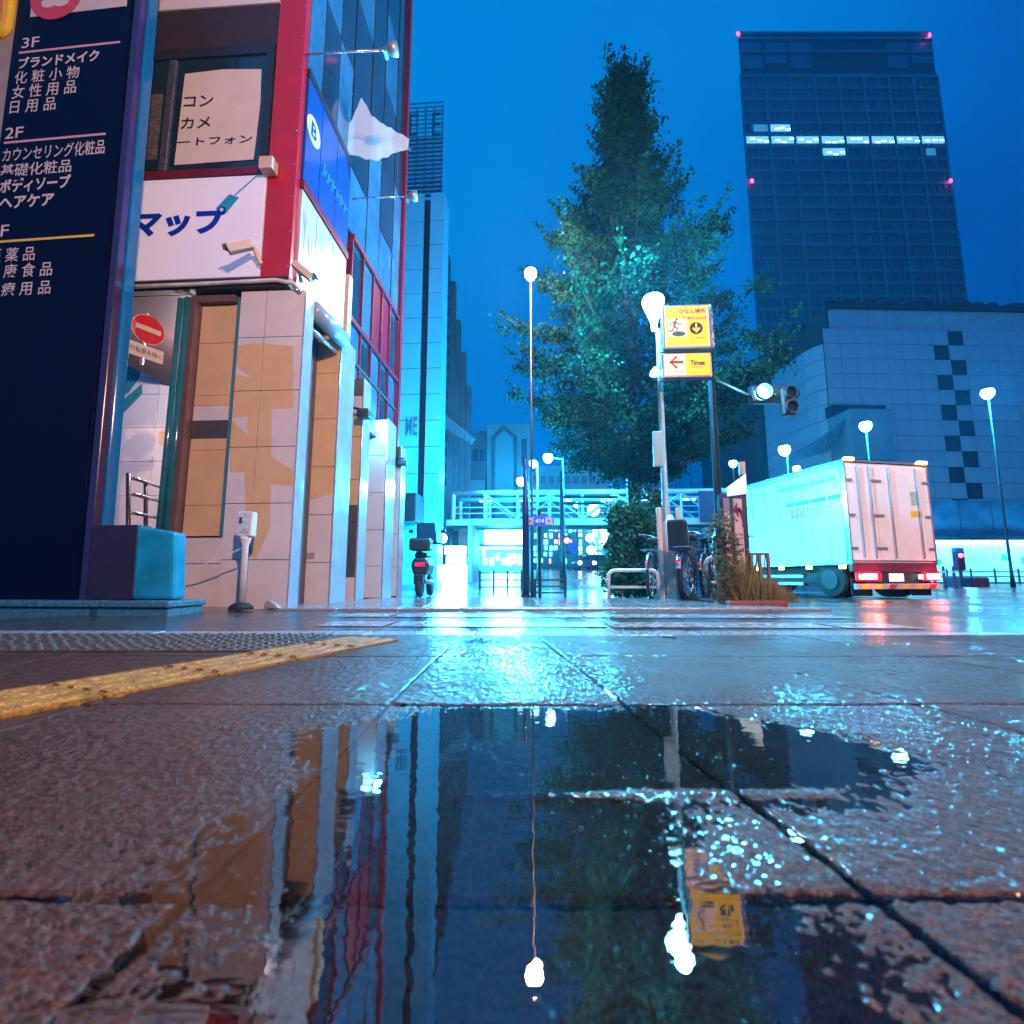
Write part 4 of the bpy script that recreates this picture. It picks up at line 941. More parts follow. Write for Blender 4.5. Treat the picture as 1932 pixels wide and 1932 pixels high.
cs_ = MB().prism([(-.80, .66), (-.56, .66), (-.50, .88), (-.57, .94), (-.72, 1.08), (-.84, 1.08), (-.82, .85)], -.13, .13)
o = cs_.build('child_seat', black_plastic, None, bevel=.04, org=(0, 0, 0)); o.parent = bk
B2 = copy_tree(bk, on_fp(1318, 7.15), R(55), 'dark bicycle in the middle of the rack left of the cream hoop rail', 'bicycles parked by the street lamp')
B3 = copy_tree(bk, on_fp(1240, 7.7), R(65), 'dark bicycle left of the lamp post leaning near the shrub', 'bicycles parked by the street lamp')
B4 = copy_tree(bk, on_fp(1345, 7.6), R(58), 'dark bicycle beside the dark sign pole', 'bicycles parked by the street lamp')
B5 = copy_tree(bk, (at(1396, 1120, 7.9).x, 7.9, fp_z(7.9)), R(70), 'bicycle with raised handlebar behind the red arrow board', 'bicycles parked by the street lamp')
for b_ in (B2, B3, B4, B5):
    for ch in list(b_.children):
        if ch.name.startswith('child_seat'): bpy.data.objects.remove(ch)

# ---- arrow board, white board, marker post, weedy planter
AF = Frame((at(1392, 1000, 6.3).x, 6.3, 0), R(-14), lean=-.02)
ab = thing('arrow_board', 'narrow pink upright board with a curved dark red arrow', 'sign', AF.O)
xa, za = AF.px(1376, 1118); xb, zb = AF.px(1403, 937)
box('board_frame', mat('deep blue frame', (.015, .015, .12), .4), AF, xa-.035, xb+.01, 0, .06, .05, zb+.02, ab, bevel=.006)
box('board_face', mat('pink board', (.58, .42, .42), .5, var=.1), AF, xa+.01, xb, -.006, -.001, .10, zb-.03, ab)
A_ = lambda u, v: (AF.px(u, v)[0], -.010, AF.px(u, v)[1])
MB(AF).tube([A_(1401, 995), A_(1400, 978), A_(1397, 966), A_(1391, 960)], [.014, .016, .02, .03], 6).build('arrow_shaft', mat('dark red print', (.18, .01, .05), .5), ab)
MB(AF).prism(ccw([(A_(1383, 962)[0], A_(1383, 962)[2]), (A_(1389, 948)[0], A_(1389, 948)[2]), (A_(1393, 976)[0], A_(1393, 976)[2])]), -.014, -.007).build('arrow_head', MATS['dark red print'], ab)
random.seed(3)
for k in range(16):
    v = 1008+k*6.3
    for uu in (1389, 1398):
        if random.random() < .85: a = AF.px(uu-2, v+3); b = AF.px(uu+2+random.random()*2, v-1); box('board_text', ink_grey, AF, a[0], b[0], -.009, -.0065, a[1], b[1], ab)
WF = Frame((0, 7.0, 0), R(22))
xa, za = WF.px(1372, 936); xb, zb = WF.px(1407, 893)
wbd = thing('white_board_sign', 'white lit board above the arrow board', 'sign', WF.w(xa, 0, za))
m = MB(WF); m.prism([(xa, za), (xb, za+.02), (xb, zb), (xa, zb-.16)], 0, .04); m.build('board', mat('lit white board', (.7, .75, .75), .4, var=.1, emit=(.6, .95, 1), estr=.7), wbd)
for x in (xa+.04, xb-.04): box('leg', dark_steel, WF, x-.02, x+.02, .045, .08, 0, za+.1, wbd)
mp_ = at(1411, 1060, 7.4); mk = thing('marker_post', 'thin dark marker post with a beige cap beside the truck', 'post', (mp_.x, 7.4, 0))
zt = at(1411, 872, 7.4).z
MB().lathe([(.03, -.05), (.03, zt-.2)], (mp_.x, 7.4, 0), 10).build('post', dark_steel, mk); MB().lathe([(.05, zt-.2), (.05, zt)], (mp_.x, 7.4, 0), 12).build('cap', beige_plastic, mk)
px0, px1 = at(1362, 1140, 5.6).x, at(1462, 1140, 5.6).x
pt_ = thing('planter', 'low kerbed planter with dry weeds and a wooden lattice', 'planter', (px0, 5.6, 0))
MB().box(px0-.02, px1+.02, 5.35, 5.45, -.12, .05).build('kerb', mat('red brick kerb', (.25, .07, .06), .4, var=.3, vscale=10), pt_, bevel=.015)
MB().box(px1-.08, px1+.02, 5.46, 7.2, -.12, .05).build('kerb', MATS['red brick kerb'], pt_, bevel=.015)
MB().box(px0, px1-.09, 5.46, 7.1, -.1, .03).build('soil', mat('damp soil', (.05, .035, .025), .9, var=.4, vscale=20, bump=.6), pt_)
lx0, lx1 = at(1420, 1100, 5.9).x, at(1452, 1100, 5.9).x; lz0, lz1 = 0.03, at(1435, 1044, 5.9).z
for x in (lx0, (lx0+lx1)/2, lx1): MB().box(x-.015, x+.015, 5.88, 5.92, lz0, lz1).build('lattice_post', wood, pt_)
for z in (lz1-.02, lz0+.18): MB().box(lx0-.02, lx1+.02, 5.925, 5.945, z, z+.03).build('lattice_rail', wood, pt_)
for k in range(4): MB().tube([(lx0+(lx1-lx0)*k/4, 5.955, lz0+.18), (lx0+(lx1-lx0)*(k+1)/4, 5.955, lz1)], .008, 5).build('lattice_bar', wood, pt_)
straw = leaf_material('dry grass', (.16, .11, .04), (.34, .25, .10), .2)
def blades(cx, cy, sxx, syy, h, n, lean_x=0.1):
    p = np.stack([rng.normal(cx, sxx, n), rng.normal(cy, syy, n), np.full(n, .02)], -1); a = rng.uniform(0, 6.28, n); hh = h*rng.uniform(.4, 1.1, n)*np.exp(-((p[:, 0]-cx)/(sxx*2))**2)
    w = .0035; d = np.stack([np.cos(a), np.sin(a), np.zeros(n)], -1)*w; ln = np.stack([rng.normal(lean_x, .22, n), rng.normal(0, .15, n), np.zeros(n)], -1)*hh[:, None]
    md = p+ln*.35+np.array([0, 0, 1])*hh[:, None]*.6; tp_ = p+ln+np.array([0, 0, 1])*hh[:, None]
    return np.stack([p-d, p+d, md+d*.7, tp_, md-d*.7], 1).reshape(-1, 3)
V = np.concatenate([blades(at(1428, 1130, 5.75).x, 5.75, .17, .14, .30, 3400), blades(at(1385, 1130, 5.8).x, 5.8, .08, .12, .55, 900, 0), blades(at(1398, 1130, 6.0).x, 6.0, .07, .10, .6, 700, .05)])-np.array(ORG[pt_.name])
me = bpy.data.meshes.new('dry_weeds'); nb_ = len(V)//5; me.from_pydata(V.tolist(), [], [tuple(range(5*k, 5*k+5)) for k in range(nb_)]); me.materials.append(straw)
o = bpy.data.objects.new('dry_weeds', me); COL.objects.link(o); o.parent = pt_; o['kind'] = 'stuff'
c = []
for k in range(60): c.append(np.array([at(1372, 1130, 5.7).x+rng.normal()*.06, 5.7+rng.normal()*.06, rng.uniform(.05, 1.0)])+rng.normal(size=(10, 3))*.05)
leaf_mesh('weed_leaves', np.concatenate(c), .05, leaf_material('brown leaf', (.10, .07, .035), (.22, .15, .07)), pt_)

# ================================================================ TRUCK
TF = Frame((0, 0, 0), 0); td = Vector((-0.2, 0.98, 0)).normalized(); tr_ = Vector((td.y, -td.x, 0))
TF.O = Vector((6.55, 9.5, gz(6.6, 9.8))); TF.ex = tr_; TF.ey = td; W_, LL = 2.05, 2.9
tk = thing('box_truck', 'white box truck driving away with its tail lights on', 'truck', TF.O)
tw = mat('white truck body', (.80, .78, .80), .28, var=.06, vscale=2, rvar=.08); tg = mat('truck chassis', (.025, .022, .025), .5, var=.3)
bx = box('cargo_box', tw, TF, 0, W_, .05, LL, .68, 2.70, tk, bevel=.02)
for x0, x1 in ((.03, W_*.34), (W_*.34+.008, W_-.03)): box('rear_door', tw, TF, x0, x1, .0, .048, .74, 2.64, tk, bevel=.012)
for x in (0.0, W_-.028): box('corner_post', mat('truck trim', (.45, .47, .52), .25, metal=.7), TF, x, x+.028, -.012, .10, .66, 2.72, bx)
for x in (.30, .58, 1.05, 1.72): MB(TF).tube([(x, -.03, .78), (x, -.03, 2.62)], .013, 8).build('lock_rod', dull_steel, bx)
for z in (.95, 1.6, 2.3):
    for x in (.03, W_*.34-.10, W_*.34+.02, W_-.18): box('hinge', dull_steel, TF, x, x+.14, -.022, -.002, z, z+.05, bx)
box('sticker', ink_yellow, TF, 1.52, 1.80, -.006, -.002, 1.62, 1.74, bx); box('sticker', mat('green sticker', (.35, .5, .42), .5, var=.5, vscale=20), TF, 1.55, 1.74, -.006, -.002, 1.86, 2.14, bx)
box('roof_rail', MATS['truck trim'], TF, -.012, W_+.012, .0, LL, 2.705, 2.74, bx)
am = glow('amber lamp glow', (1.0, .48, .06), 9)
for x in (.10, W_-.16): box('corner_lamp', am, TF, x-.08, x+.14, -.05, .02, 2.715, 2.78, tk, bevel=.015)
box('rear_beam', mat('maroon rear beam', (.16, .02, .045), .4, var=.3), TF, .02, W_-.02, .0, .10, .52, .70, tk, bevel=.01)
for x0, x1 in ((.06, .62), (W_-.42, W_-.02)):
    tl = box('tail_light', mat('tail lamp red', (.5, .0, .02), .3, emit=(1, .01, .05), estr=1.2), TF, x0, x1, -.05, .02, .34, .52, tk, bevel=.02)
box('brake_lamp', glow('brake glow', (1.0, .32, .24), 16), TF, .20, .50, -.065, -.045, .38, .48, tk, bevel=.015)
box('brake_lamp', glow('brake glow', (1.0, .32, .24), 16), TF, W_-.36, W_-.06, -.065, -.045, .38, .48, tk, bevel=.015)
box('turn_lamp', glow('turn glow', (1.0, .62, .08), 9), TF, .08, .19, -.062, -.045, .38, .47, tk, bevel=.012)
box('reverse_lamp', glow('reverse glow', (.5, .9, 1), 4), TF, W_-.52, W_-.43, -.04, .0, .38, .47, tk, bevel=.012)
npl = box('number_plate', mat('lit number plate', (.75, .78, .74), .4, var=.35, vscale=14, emit=(.9, 1, .95), estr=.55), TF, .82, 1.16, -.03, -.01, .33, .49, tk, bevel=.006)
bm = box('bumper', mat('pinkish bumper', (.5, .36, .36), .45, var=.2), TF, .05, W_-.05, -.03, .06, .18, .29, tk, bevel=.01)
for k in range(6):
    x = .12+k*.32; m = MB(TF).prism([(x, .19), (x+.16, .19), (x+.22, .28), (x+.06, .28)], -.037, -.031); m.build('reflector_stripe', [ink_yellow, ink_yellow, ink_red][k % 3], bm)
box('chassis', tg, TF, .35, W_-.35, .06, LL+.6, .28, .62, tk); box('mud_flap', rubber, TF, .08, .55, .12, .14, .05, .40, tk); box('mud_flap', rubber, TF, W_-.55, W_-.08, .12, .14, .05, .40, tk)
for x in (.16, .40, W_-.56, W_-.30):
    wh = MB(TF).torus((x, .62, .36), .26, .105, 'y', 24, 10)
    # wheels turn about the x axis: rebuild with swapped axes
    wh = MB(TF)
    wh.lathe([(.20, 0), (.34, .02), (.365, .06), (.365, .15), (.34, .19), (.20, .21)], (x-.08, .62, .365), 24, axis='x'); w_ = wh.build('wheel', rubber, tk, smooth=False)
    MB(TF).lathe([(.20, -.01), (.19, .02), (.08, .03), (.07, .0)], (x-.085, .62, .365), 20, axis='x').build('rim', tg, w_)
for x in (.14, W_-.36):
    wh = MB(TF).lathe([(.20, 0), (.34, .02), (.365, .06), (.365, .16), (.34, .20), (.20, .22)], (x, LL+.95, .365), 24, axis='x').build('wheel', rubber, tk)
    MB(TF).lathe([(.20, -.01), (.18, .02), (.07, .03)], (x-.01, LL+.95, .365), 20, axis='x').build('rim', tg, wh)
for z in (.24, .40): box('side_guard', white_paint, TF, .0, .03, 1.25, 2.6, z, z+.07, tk, bevel=.008)
for k, y in enumerate((.12, .95, 1.75, 2.55)): box('side_marker', glow('marker glow', (.55, 1.0, .05), 6), TF, -.03, -.001, y, y+.16, .58, .66, tk, bevel=.012)
box('side_skirt', MATS['truck trim'], TF, -.008, .02, .06, LL, .66, .70, tk)
m = MB(TF); cz = [(LL+.12, .42), (LL+1.75, .42), (LL+1.78, 1.15), (LL+1.45, 2.05), (LL+.12, 2.10)]
a = [m.P(.06, y, z) for y, z in cz]; b = [m.P(W_-.06, y, z) for y, z in cz]; m.F(a[::-1]); m.F(b)
for k in range(5): m.F((a[k], a[(k+1) % 5], b[(k+1) % 5], b[k]))
m.build('cab', tw, tk, bevel=.04)
box('cab_window', glass_dark, TF, .052, .059, LL+.45, LL+1.35, 1.25, 1.85, tk)
class LeftSide(Frame):
    def __init__(s): s.O = TF.O.copy(); s.ex = -td; s.ey = tr_.copy(); s.ez = Vector((0, 0, 1))
LS = LeftSide()
for k in range(6): box('side_seam', MATS['truck trim'], LS, -.45-k*.45, -.435-k*.45, -.006, -.001, .74, 2.62, bx)
box('side_rail', MATS['truck trim'], LS, -2.88, -.04, -.012, -.001, 2.62, 2.66, bx)
box('side_livery', ink_cyan, LS, -1.55, -.12, -.005, -.001, 1.98, 2.06, bx); box('side_livery', mat('pale blue band', (.30, .55, .65), .35), LS, -1.75, -.2, -.005, -.001, 2.35, 2.44, bx)
rk = mat('pink red print', (.75, .02, .06), .4, var=.15)
for k in range(9): x = -1.45+k*.125; MB(LS).prism([(x, 1.70), (x+.10, 1.70), (x+.12, 1.92), (x+.02, 1.92)], -.009, -.006).build('side_letter', rk, bx)
box('side_badge', rk, LS, -.72, -.60, -.006, -.001, 2.12, 2.30, bx)
lamp('tail_light_glow', TF.w(.35, -.16, .43), (1, .2, .15), 7, .08, tk); lamp('tail_light_glow', TF.w(W_-.2, -.16, .43), (1, .12, .15), 7, .08, tk)

# ================================================================ BACKGROUND BUILDINGS AND LIGHTS
# ---- tower
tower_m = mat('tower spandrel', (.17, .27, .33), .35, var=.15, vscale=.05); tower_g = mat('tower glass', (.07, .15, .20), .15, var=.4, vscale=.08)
T0 = Frame((0, 150, 0), 0); T0.ey = Vector((.66, 1, 0)); X0 = T0.px(1392, 65)[0]; X1 = T0.px(1757, 65)[0]; ZT = T0.px(1392, 62)[1]
tw_ = thing('office_tower', 'tall dark glass office tower with one lit floor and red beacons', 'building', ((X0+X1)/2, 165, 0))
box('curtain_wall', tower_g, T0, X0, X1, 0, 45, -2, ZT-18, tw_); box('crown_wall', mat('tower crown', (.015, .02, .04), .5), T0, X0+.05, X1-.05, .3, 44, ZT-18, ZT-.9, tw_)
m = MB(T0); nfl = 38; fh = (ZT-18)/nfl
for k in range(nfl+1): m.box(X0-.2, X1+.2, -.45, -.02, k*fh-.55, k*fh+.55)
m.build('floor_bands', tower_m, tw_, kind='stuff')
m = MB(T0); nb = 8; bw = (X1-X0)/nb
for k in range(nb*4+1): w = .45 if k % 4 == 0 else .16; m.box(X0+k*bw/4-w, X0+k*bw/4+w, -.7 if k % 4 == 0 else -.55, -.03, 0, ZT-18)
m.build('mullions', tower_m, tw_, kind='stuff')
m = MB(T0); m.box(X0-.1, X1+.1, -.5, 2, ZT-3.0, ZT-2.2); m.box(X0-.1, X1+.1, -.5, 2, ZT-.8, ZT); m.box(X0-.1, X1+.1, -.5, .28, ZT-8.4, ZT-7.6); m.box(X0-.1, X1+.1, -.5, .28, ZT-18.6, ZT-17.2)
m.build('crown_rails', tower_m, tw_, kind='stuff')
for k in range(8):
    if k in (3, 4, 5): continue
    box('crown_louvre', mat('crown louvre', (.09, .17, .25), .4, var=.3, vscale=.3), T0, X0+k*bw+.6, X0+(k+1)*bw-.6, -.1, .28, ZT-12.5 if k % 2 else ZT-14.5, ZT-9.2, tw_)
    box('crown_louvre', MATS['crown louvre'], T0, X0+k*bw+.6, X0+(k+1)*bw-.6, -.1, .28, ZT-7, ZT-4, tw_)
zl = T0.px(1580, 250)[1]; kf = round(zl/fh)
wl = glow('office light', (.22, .72, 1.0), 1.1); wd = glow('dim office light', (.08, .40, .62), .55); wb_ = glow('ceiling tube', (.6, .95, 1), 3.5)
def office(b0, b1, fl, mt, tubes=True):
    w = box('lit_window', mt, T0, X0+b0*bw+.5, X0+b1*bw-.5, -.62, -.58, fl*fh+.9, (fl+1)*fh-1.0, tw_)
    if tubes:
        for q in range(3):
            x = X0+b0*bw+1.3+q*(b1-b0)*bw*.28+random.uniform(0, .8); z = fl*fh+1.0+random.uniform(0, 1.4); box('ceiling_tube', wb_, T0, x, x+1.5, -.70, -.63, z, z+.5, w)
for k in range(8): office(k, k+1, kf-1, wl)
office(1, 1.9, kf, wl); office(0.3, 1, kf, wd, False); office(3, 4, kf-2, wl); office(7.1, 7.6, kf-2, wd, False); office(1.6, 2.1, 15, wd, False)
rb = glow('red beacon glow', (1.0, .05, .16), 7)
for u, v, y in ((1393, 64, -1), (1754, 66, -1), (1412, 341, -1.2), (1794, 341, -1.2)):
    p = T0.px(u, v, y); MB(T0).ball((min(max(p[0], X0+.3), X1-.3) if v < 100 else p[0]*0+(X0+1.5 if u < 1600 else X1-.3), y, p[1]), .62, 10).build('beacon', rb, tw_)
# ---- chequered building on the right
C0 = Frame((0, 45, 0), R(-2)); cx0 = C0.px(1560, 700)[0]; pw_ = 1.60; ph_ = 1.56
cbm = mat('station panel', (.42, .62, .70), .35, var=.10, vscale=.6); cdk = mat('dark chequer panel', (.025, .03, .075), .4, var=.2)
zt_ = C0.px(1700, 622)[1]; zb_ = C0.px(1700, 1005)[1]
cb_ = thing('station_building', 'large panelled building with a dark chequer strip on the right', 'building', (cx0+14, 50, 0))
box('core', mat('station core', (.05, .07, .09), .7), C0, cx0+.1, cx0+34, .12, 30, -.5, zt_, cb_)
npan = None; nr = int((zt_-zb_)/ph_); colx = round((C0.px(1800, 800)[0]-cx0)/pw_)
proto = {}
for i in range(19):
    for j in range(nr):
        z = zt_-(j+1)*ph_; dk = (i == colx and j % 2 == 0) or (i == colx-1 and j % 2 == 1)
        if dk not in proto:
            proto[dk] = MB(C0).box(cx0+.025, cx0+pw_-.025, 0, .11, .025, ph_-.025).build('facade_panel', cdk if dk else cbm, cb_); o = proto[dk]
        else: o = proto[dk].copy(); COL.objects.link(o)
        o.location = C0.ex*(i*pw_)+Vector((0, 0, z))+C0.ey*(random.uniform(-.01, .01)+(.06 if dk else 0))
zc0 = C0.px(1700, 572)[1]
top_m = mat('pale attic panel', (.50, .66, .70), .35, var=.15, vscale=.8)
for i in range(16): box('attic_panel', top_m if i not in (0, 1, 3) else cbm, C0, cx0+1.6+i*1.95, cx0+3.5+i*1.95, 1.0, 1.3, zt_+.05, zc0-.2, cb_)
box('attic_wall', MATS['station core'], C0, cx0+1.4, cx0+34, 1.35, 12, zt_-.1, zc0, cb_)
m = MB(C0); random.seed(9)
for k in range(44): x = cx0+1.2+k*.75; m.box(x, x+.8, .7, 1.4, zc0-.15, zc0+.55+random.uniform(-.22, .3))
m.build('roof_parapet', mat('dark parapet', (.02, .03, .08), .6), cb_, kind='stuff')
# receding left flank with fluted faces and the ribbed glass canopies
fl = [(cx0-.02, .2, zt_), (cx0-.55, .9, zt_-.6), (cx0-.85, 2.0, zt_-1.6), (cx0-1.0, 3.6, zt_-3.2)]
for k in range(3):
    (xa, ya, za), (xb, yb, zb) = fl[k], fl[k+1]
    for r_ in range(15):
        z0_, z1_ = r_*ph_+.03, (r_+1)*ph_-.03
        if z0_ > min(za, zb): break
        ta, tb = min(z1_, za), min(z1_, zb)
        m = MB(C0); i = [m.P(xb, yb, z0_), m.P(xa, ya, z0_), m.P(xa, ya, ta), m.P(xb, yb, tb), m.P(xb, yb+6, z0_), m.P(xa, ya+6, z0_), m.P(xa, ya+6, ta), m.P(xb, yb+6, tb)]
        for q in ((0, 1, 2, 3), (5, 4, 7, 6), (3, 2, 6, 7), (4, 0, 3, 7), (1, 5, 6, 2)): m.F([i[c] for c in q])
        m.build('flank_panel', cbm, cb_)
gx0, gz0 = C0.px(1612, 866, -3); gx1, gz1 = C0.px(1682, 772, -3)
box('entry_block', mat('pale entry block', (.22, .38, .45), .3, var=.15, vscale=1), C0, gx0, gx1, -3, -.05, gz0, gz1, cb_); box('entry_head', cdk, C0, gx0-.2, gx1+1.2, -1.0, -.06, gz1+.05, gz1+1.1, cb_)
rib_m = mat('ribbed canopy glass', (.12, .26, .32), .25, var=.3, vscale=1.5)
for (u0, v0, u1, v1, ex_) in ((1530, 780, 1612, 850, 0), (1440, 895, 1555, 935, 1)):
    (xa, za), (xb, zb) = C0.px(u0, v1, -2), C0.px(u1, v0, -2); cn = thing('ribbed_canopy', ['upper', 'lower'][ex_]+' ribbed quarter dome canopy on the station flank', 'canopy', C0.w((xa+xb)/2, -2, za))
    NS = 12
    for k in range(NS):
        m = MB(C0); pts = []
        for q in range(7):
            t = q/6; a0 = (k/NS)*1.5; x = xb-(xb-xa)*math.sin(t*1.45)*(0.55+.45*k/NS); z = za+(zb-za)*(1-t**1.6)*(1-.55*k/NS); y = -2.6+k*.30+t*.4; pts.append((x, y, z))
        for q in range(6):
            a, b = pts[q], pts[q+1]; i = [m.P(*a), m.P(*b), m.P(b[0], b[1]+.24, b[2]+.05), m.P(a[0], a[1]+.24, a[2]+.05)]; m.F(i)
        m.build('canopy_rib', rib_m, cn)
    MB(C0).tube([(xb, -2.6, zb), (xb, .8, zb)], .12, 8).build('ridge_tube', dull_steel, cn)
# lit frontage at street level
F0 = Frame((0, 34, 0), 0); fx0 = F0.px(1752, 1050)[0]; fz1 = F0.px(1850, 1017)[1]; fz0 = F0.px(1850, 1090)[1]
fr_ = thing('lit_frontage', 'long brightly lit white hoarding at the foot of the panelled building', 'hoarding', (fx0+6, 34, 0))
for i in range(14):
    box('hoarding_panel', mat('lit hoarding', (.75, .8, .8), .45, var=.25, vscale=1.2, emit=(.42, .92, 1.0), estr=.32), F0, fx0-6+i*1.5+.02, fx0-4.5+i*1.5-.02, 0, .12, fz0-.3, fz1-.25, fr_)
    if random.random() < .7: x = fx0-6+i*1.5+random.uniform(.2, .7); z = random.uniform(.7, 1.5); box('pasted_notice', ink_cyan, F0, x, x+random.uniform(.3, .6), -.02, -.004, z, z+random.uniform(.3, .5), fr_)
for i in range(28): box('strip_lamp', glow('strip lamp glow', (.5, .95, 1), 7), F0, fx0-6+i*.75+.06, fx0-6+i*.75+.62, -.35, -.2, fz1-.30, fz1-.12, fr_)
box('head_beam', dark_steel, F0, fx0-6.2, fx0+15.2, -.4, .3, fz1-.10, fz1+.10, fr_)
for k in range(3): lamp('frontage_light', F0.w(fx0+1+k*5, -1.5, 2.0), (.05, .6, 1), 600, .3, fr_)
mz0, mz1 = fz1+.12, F0.px(1850, 1000)[1]+1.2
for i in range(9): box('upper_panel', mat('upper screen', (.05, .16, .28), .3, var=.5, vscale=.7), F0, fx0-4+i*2.3, fx0-1.8+i*2.3, .4, .5, mz0, C0.px(1850, 945)[1]*34/45, fr_)
gr = thing('guard_fence', 'low dark guard fence along the lit hoarding', 'fence', (fx0+4, 31, 0))
for z in (.35, .65): MB().tube([(fx0-6, 31, z), (fx0+12, 31, z)], .04, 6).build('rail', dull_steel, gr)
for k in range(13): MB().tube([(fx0-6+k*1.5, 31, -.1), (fx0-6+k*1.5, 31, .85)], .05, 6).build('post', dark_steel, gr)
# pedestrian signal, planters and bollards on the right
sgx = at(1815, 1100, 24); sx_ = sgx.x
s2 = thing('pedestrian_signal', 'red lit pedestrian signal on a short post in front of the hoarding', 'traffic light', (sx_, 24, -.11))
MB().lathe([(.07, -.1), (.07, .75)], (sx_, 24, -.05), 10).build('post', dark_steel, s2)
MB().box(sx_-.22, sx_+.16, 23.85, 24.1, .62, 1.55).build('housing', mat('plum housing', (.10, .02, .10), .4), s2, bevel=.05); MB().box(sx_+.0, sx_+.45, 24.15, 24.4, .75, 1.75).build('housing', ink_cyan, s2, bevel=.05)
MB().ball((sx_-.06, 23.82, 1.35), .11, 10).build('red_lens', glow('red signal glow', (1, .05, .2), 6), s2)
for k, (u0, u1, mt, lb_) in enumerate([(1797, 1818, mat('teal planter', (.03, .10, .16), .5), 'teal planter block left of the red one'), (1821, 1852, mat('maroon planter', (.20, .035, .06), .5), 'maroon planter block under the pedestrian signal')]):
    a, b = at(u0, 1100, 23), at(u1, 1100, 23); t = thing('planter_block', lb_, 'planter', (a.x, 23, -.1)); MB().box(a.x, b.x, 22.6, 23.4, -.15, .28).build('trough', mt, t, bevel=.03); MB().box(a.x+.05, b.x-.05, 22.65, 23.35, .285, .31).build('soil', MATS['damp soil'], t)
for k, u in enumerate((1765, 1783, 1802)):
    p = at(u, 1103, 21); t = thing('bollard', ['leftmost', 'middle', 'rightmost'][k]+' of three thin bollards between the truck and planters', 'bollard', (p.x, 21, gz(p.x, 21)), 'bollards by the planters')
    zb__ = gz(p.x, 21); MB().lathe([(.09, 0), (.055, .08), (.05, .85), (.03, .9)], (p.x, 21, zb__), 10).build('shaft', mat('purple bollard', (.12, .03, .14), .4), t); MB().lathe([(.056, .6), (.056, .7)], (p.x, 21, zb__), 10).build('band', ink_white, t)
# ---- distant street lamps
def street_lamp(label, u, v, Y, base_v=1110, col=(.30, .80, 1.0), s=22, r=.16, power=0, arm=0, mt=dark_steel):
    p = at(u, v, Y); z0 = max(gz(p.x, Y), -.3); t = thing('street_lamp', label, 'street lamp', (p.x+arm, Y, z0), 'street lamps along the main street')
    MB().lathe([(.10*Y/22, 0), (.06*Y/22, .6), (.045*Y/22, p.z-z0)], (p.x+arm, Y, z0), 10).build('pole', mt, t, smooth=True)
    if arm: MB().tube([(p.x+arm, Y, p.z-.1), (p.x, Y, p.z+.02)], .04, 6).build('arm', mt, t)
    MB().lathe([(.03, -r*1.25), (r*.6, -r*.95), (r*.9, -r*.5), (r, 0), (r*.85, r*.55), (.02, r*.8)], (p.x, Y, p.z), 16).build('lantern', glow('lamp glow %.2f %.2f %d' % (col[0], col[2], s), col, s), t, smooth=True)
    MB().lathe([(r*.82, r*.62), (r*.4, r*1.0), (.01, r*1.1)], (p.x, Y, p.z), 14).build('cap', dark_steel, t)
    if power: lamp('lantern_light', (p.x, Y-.3, p.z-.25), col if col[0] > .9 else (.02, .52, 1), power, .15, t)
    return t
street_lamp('tall dark street lamp with warm pink glow left of the tree', 1001, 516, 9.5, col=(1.0, .62, .52), s=14, r=.13, power=800)
street_lamp('street lamp in front of the chequer strip at far right', 1863, 741, 22, s=16, r=.26, power=2500)
street_lamp('street lamp glowing in front of the pale entry block', 1633, 803, 26, s=16, r=.30, power=2500)
street_lamp('bright double street lamp above the truck cab', 1480, 848, 24, s=16, r=.28, power=1500, arm=.1)
street_lamp('low street lamp just right of the truck cab lamp', 1503, 884, 26, s=12, r=.2)
street_lamp('small street lamp between the dark pole and truck', 1383, 874, 27, s=12, r=.22)
street_lamp('leftmost small lamp near the dark street pole', 983, 907, 14, s=14, r=.13, arm=.2, power=6500)
street_lamp('second small lamp right of the dark street pole', 1006, 874, 24, s=14, r=.2, arm=.2, mt=dull_steel)
street_lamp('highest small lamp below the tree crown on an arm', 1034, 863, 24, s=14, r=.25, arm=.75, mt=dull_steel, power=3500)
# ---- left street: pale clad block with louvred roof screen
K0 = Frame((0, 18, 0), R(4)); kx1, _ = K0.px(832, 700); kx0, _ = K0.px(600, 700); kz, _z = K0.px(832, 363)[1], 0
kb_ = thing('clad_block', 'tall pale clad block with a dark vertical slot and louvred roof screen', 'building', K0.w(kx1-2, 0, 0))
clad = mat('pale cladding with cyan light', (.10, .62, .85), .35, var=.08, vscale=.7); xs0, xs1 = K0.px(792, 700)[0], K0.px(805, 700)[0]  # pale panels; the cyan street light on them is in the colour
zz = 0
k = 0
while zz < kz-.1:
    z1 = min(kz, zz+1.05)
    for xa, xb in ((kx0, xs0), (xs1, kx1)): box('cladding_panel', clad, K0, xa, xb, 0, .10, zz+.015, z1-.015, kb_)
    zz += 1.05; k += 1
box('core', mat('slot shade', (.02, .02, .07), .6), K0, kx0, kx1-.14, .3, 1.5, -.3, kz-.05, kb_); box('flank', clad, K0, kx1-.12, kx1-.01, .101, 1.0, -.3, kz, kb_)
letter_px('lettering', 'ME', .02, K0, (765, 822), (788, 786), mat('blue grey letter', (.05, .18, .32), .4), kb_, -.02)
box('vent_opening', MATS['slot shade'], K0, *[K0.px(768, 0)[0]*0+K0.px(q, 380)[0] for q in (769, 776)], -.02, -.002, K0.px(770, 385)[1], K0.px(770, 366)[1], kb_)
sc0, sc1 = K0.px(740, 300)[0], K0.px(832, 300)[0]; zs1 = K0.px(800, 178)[1]
ns = 23
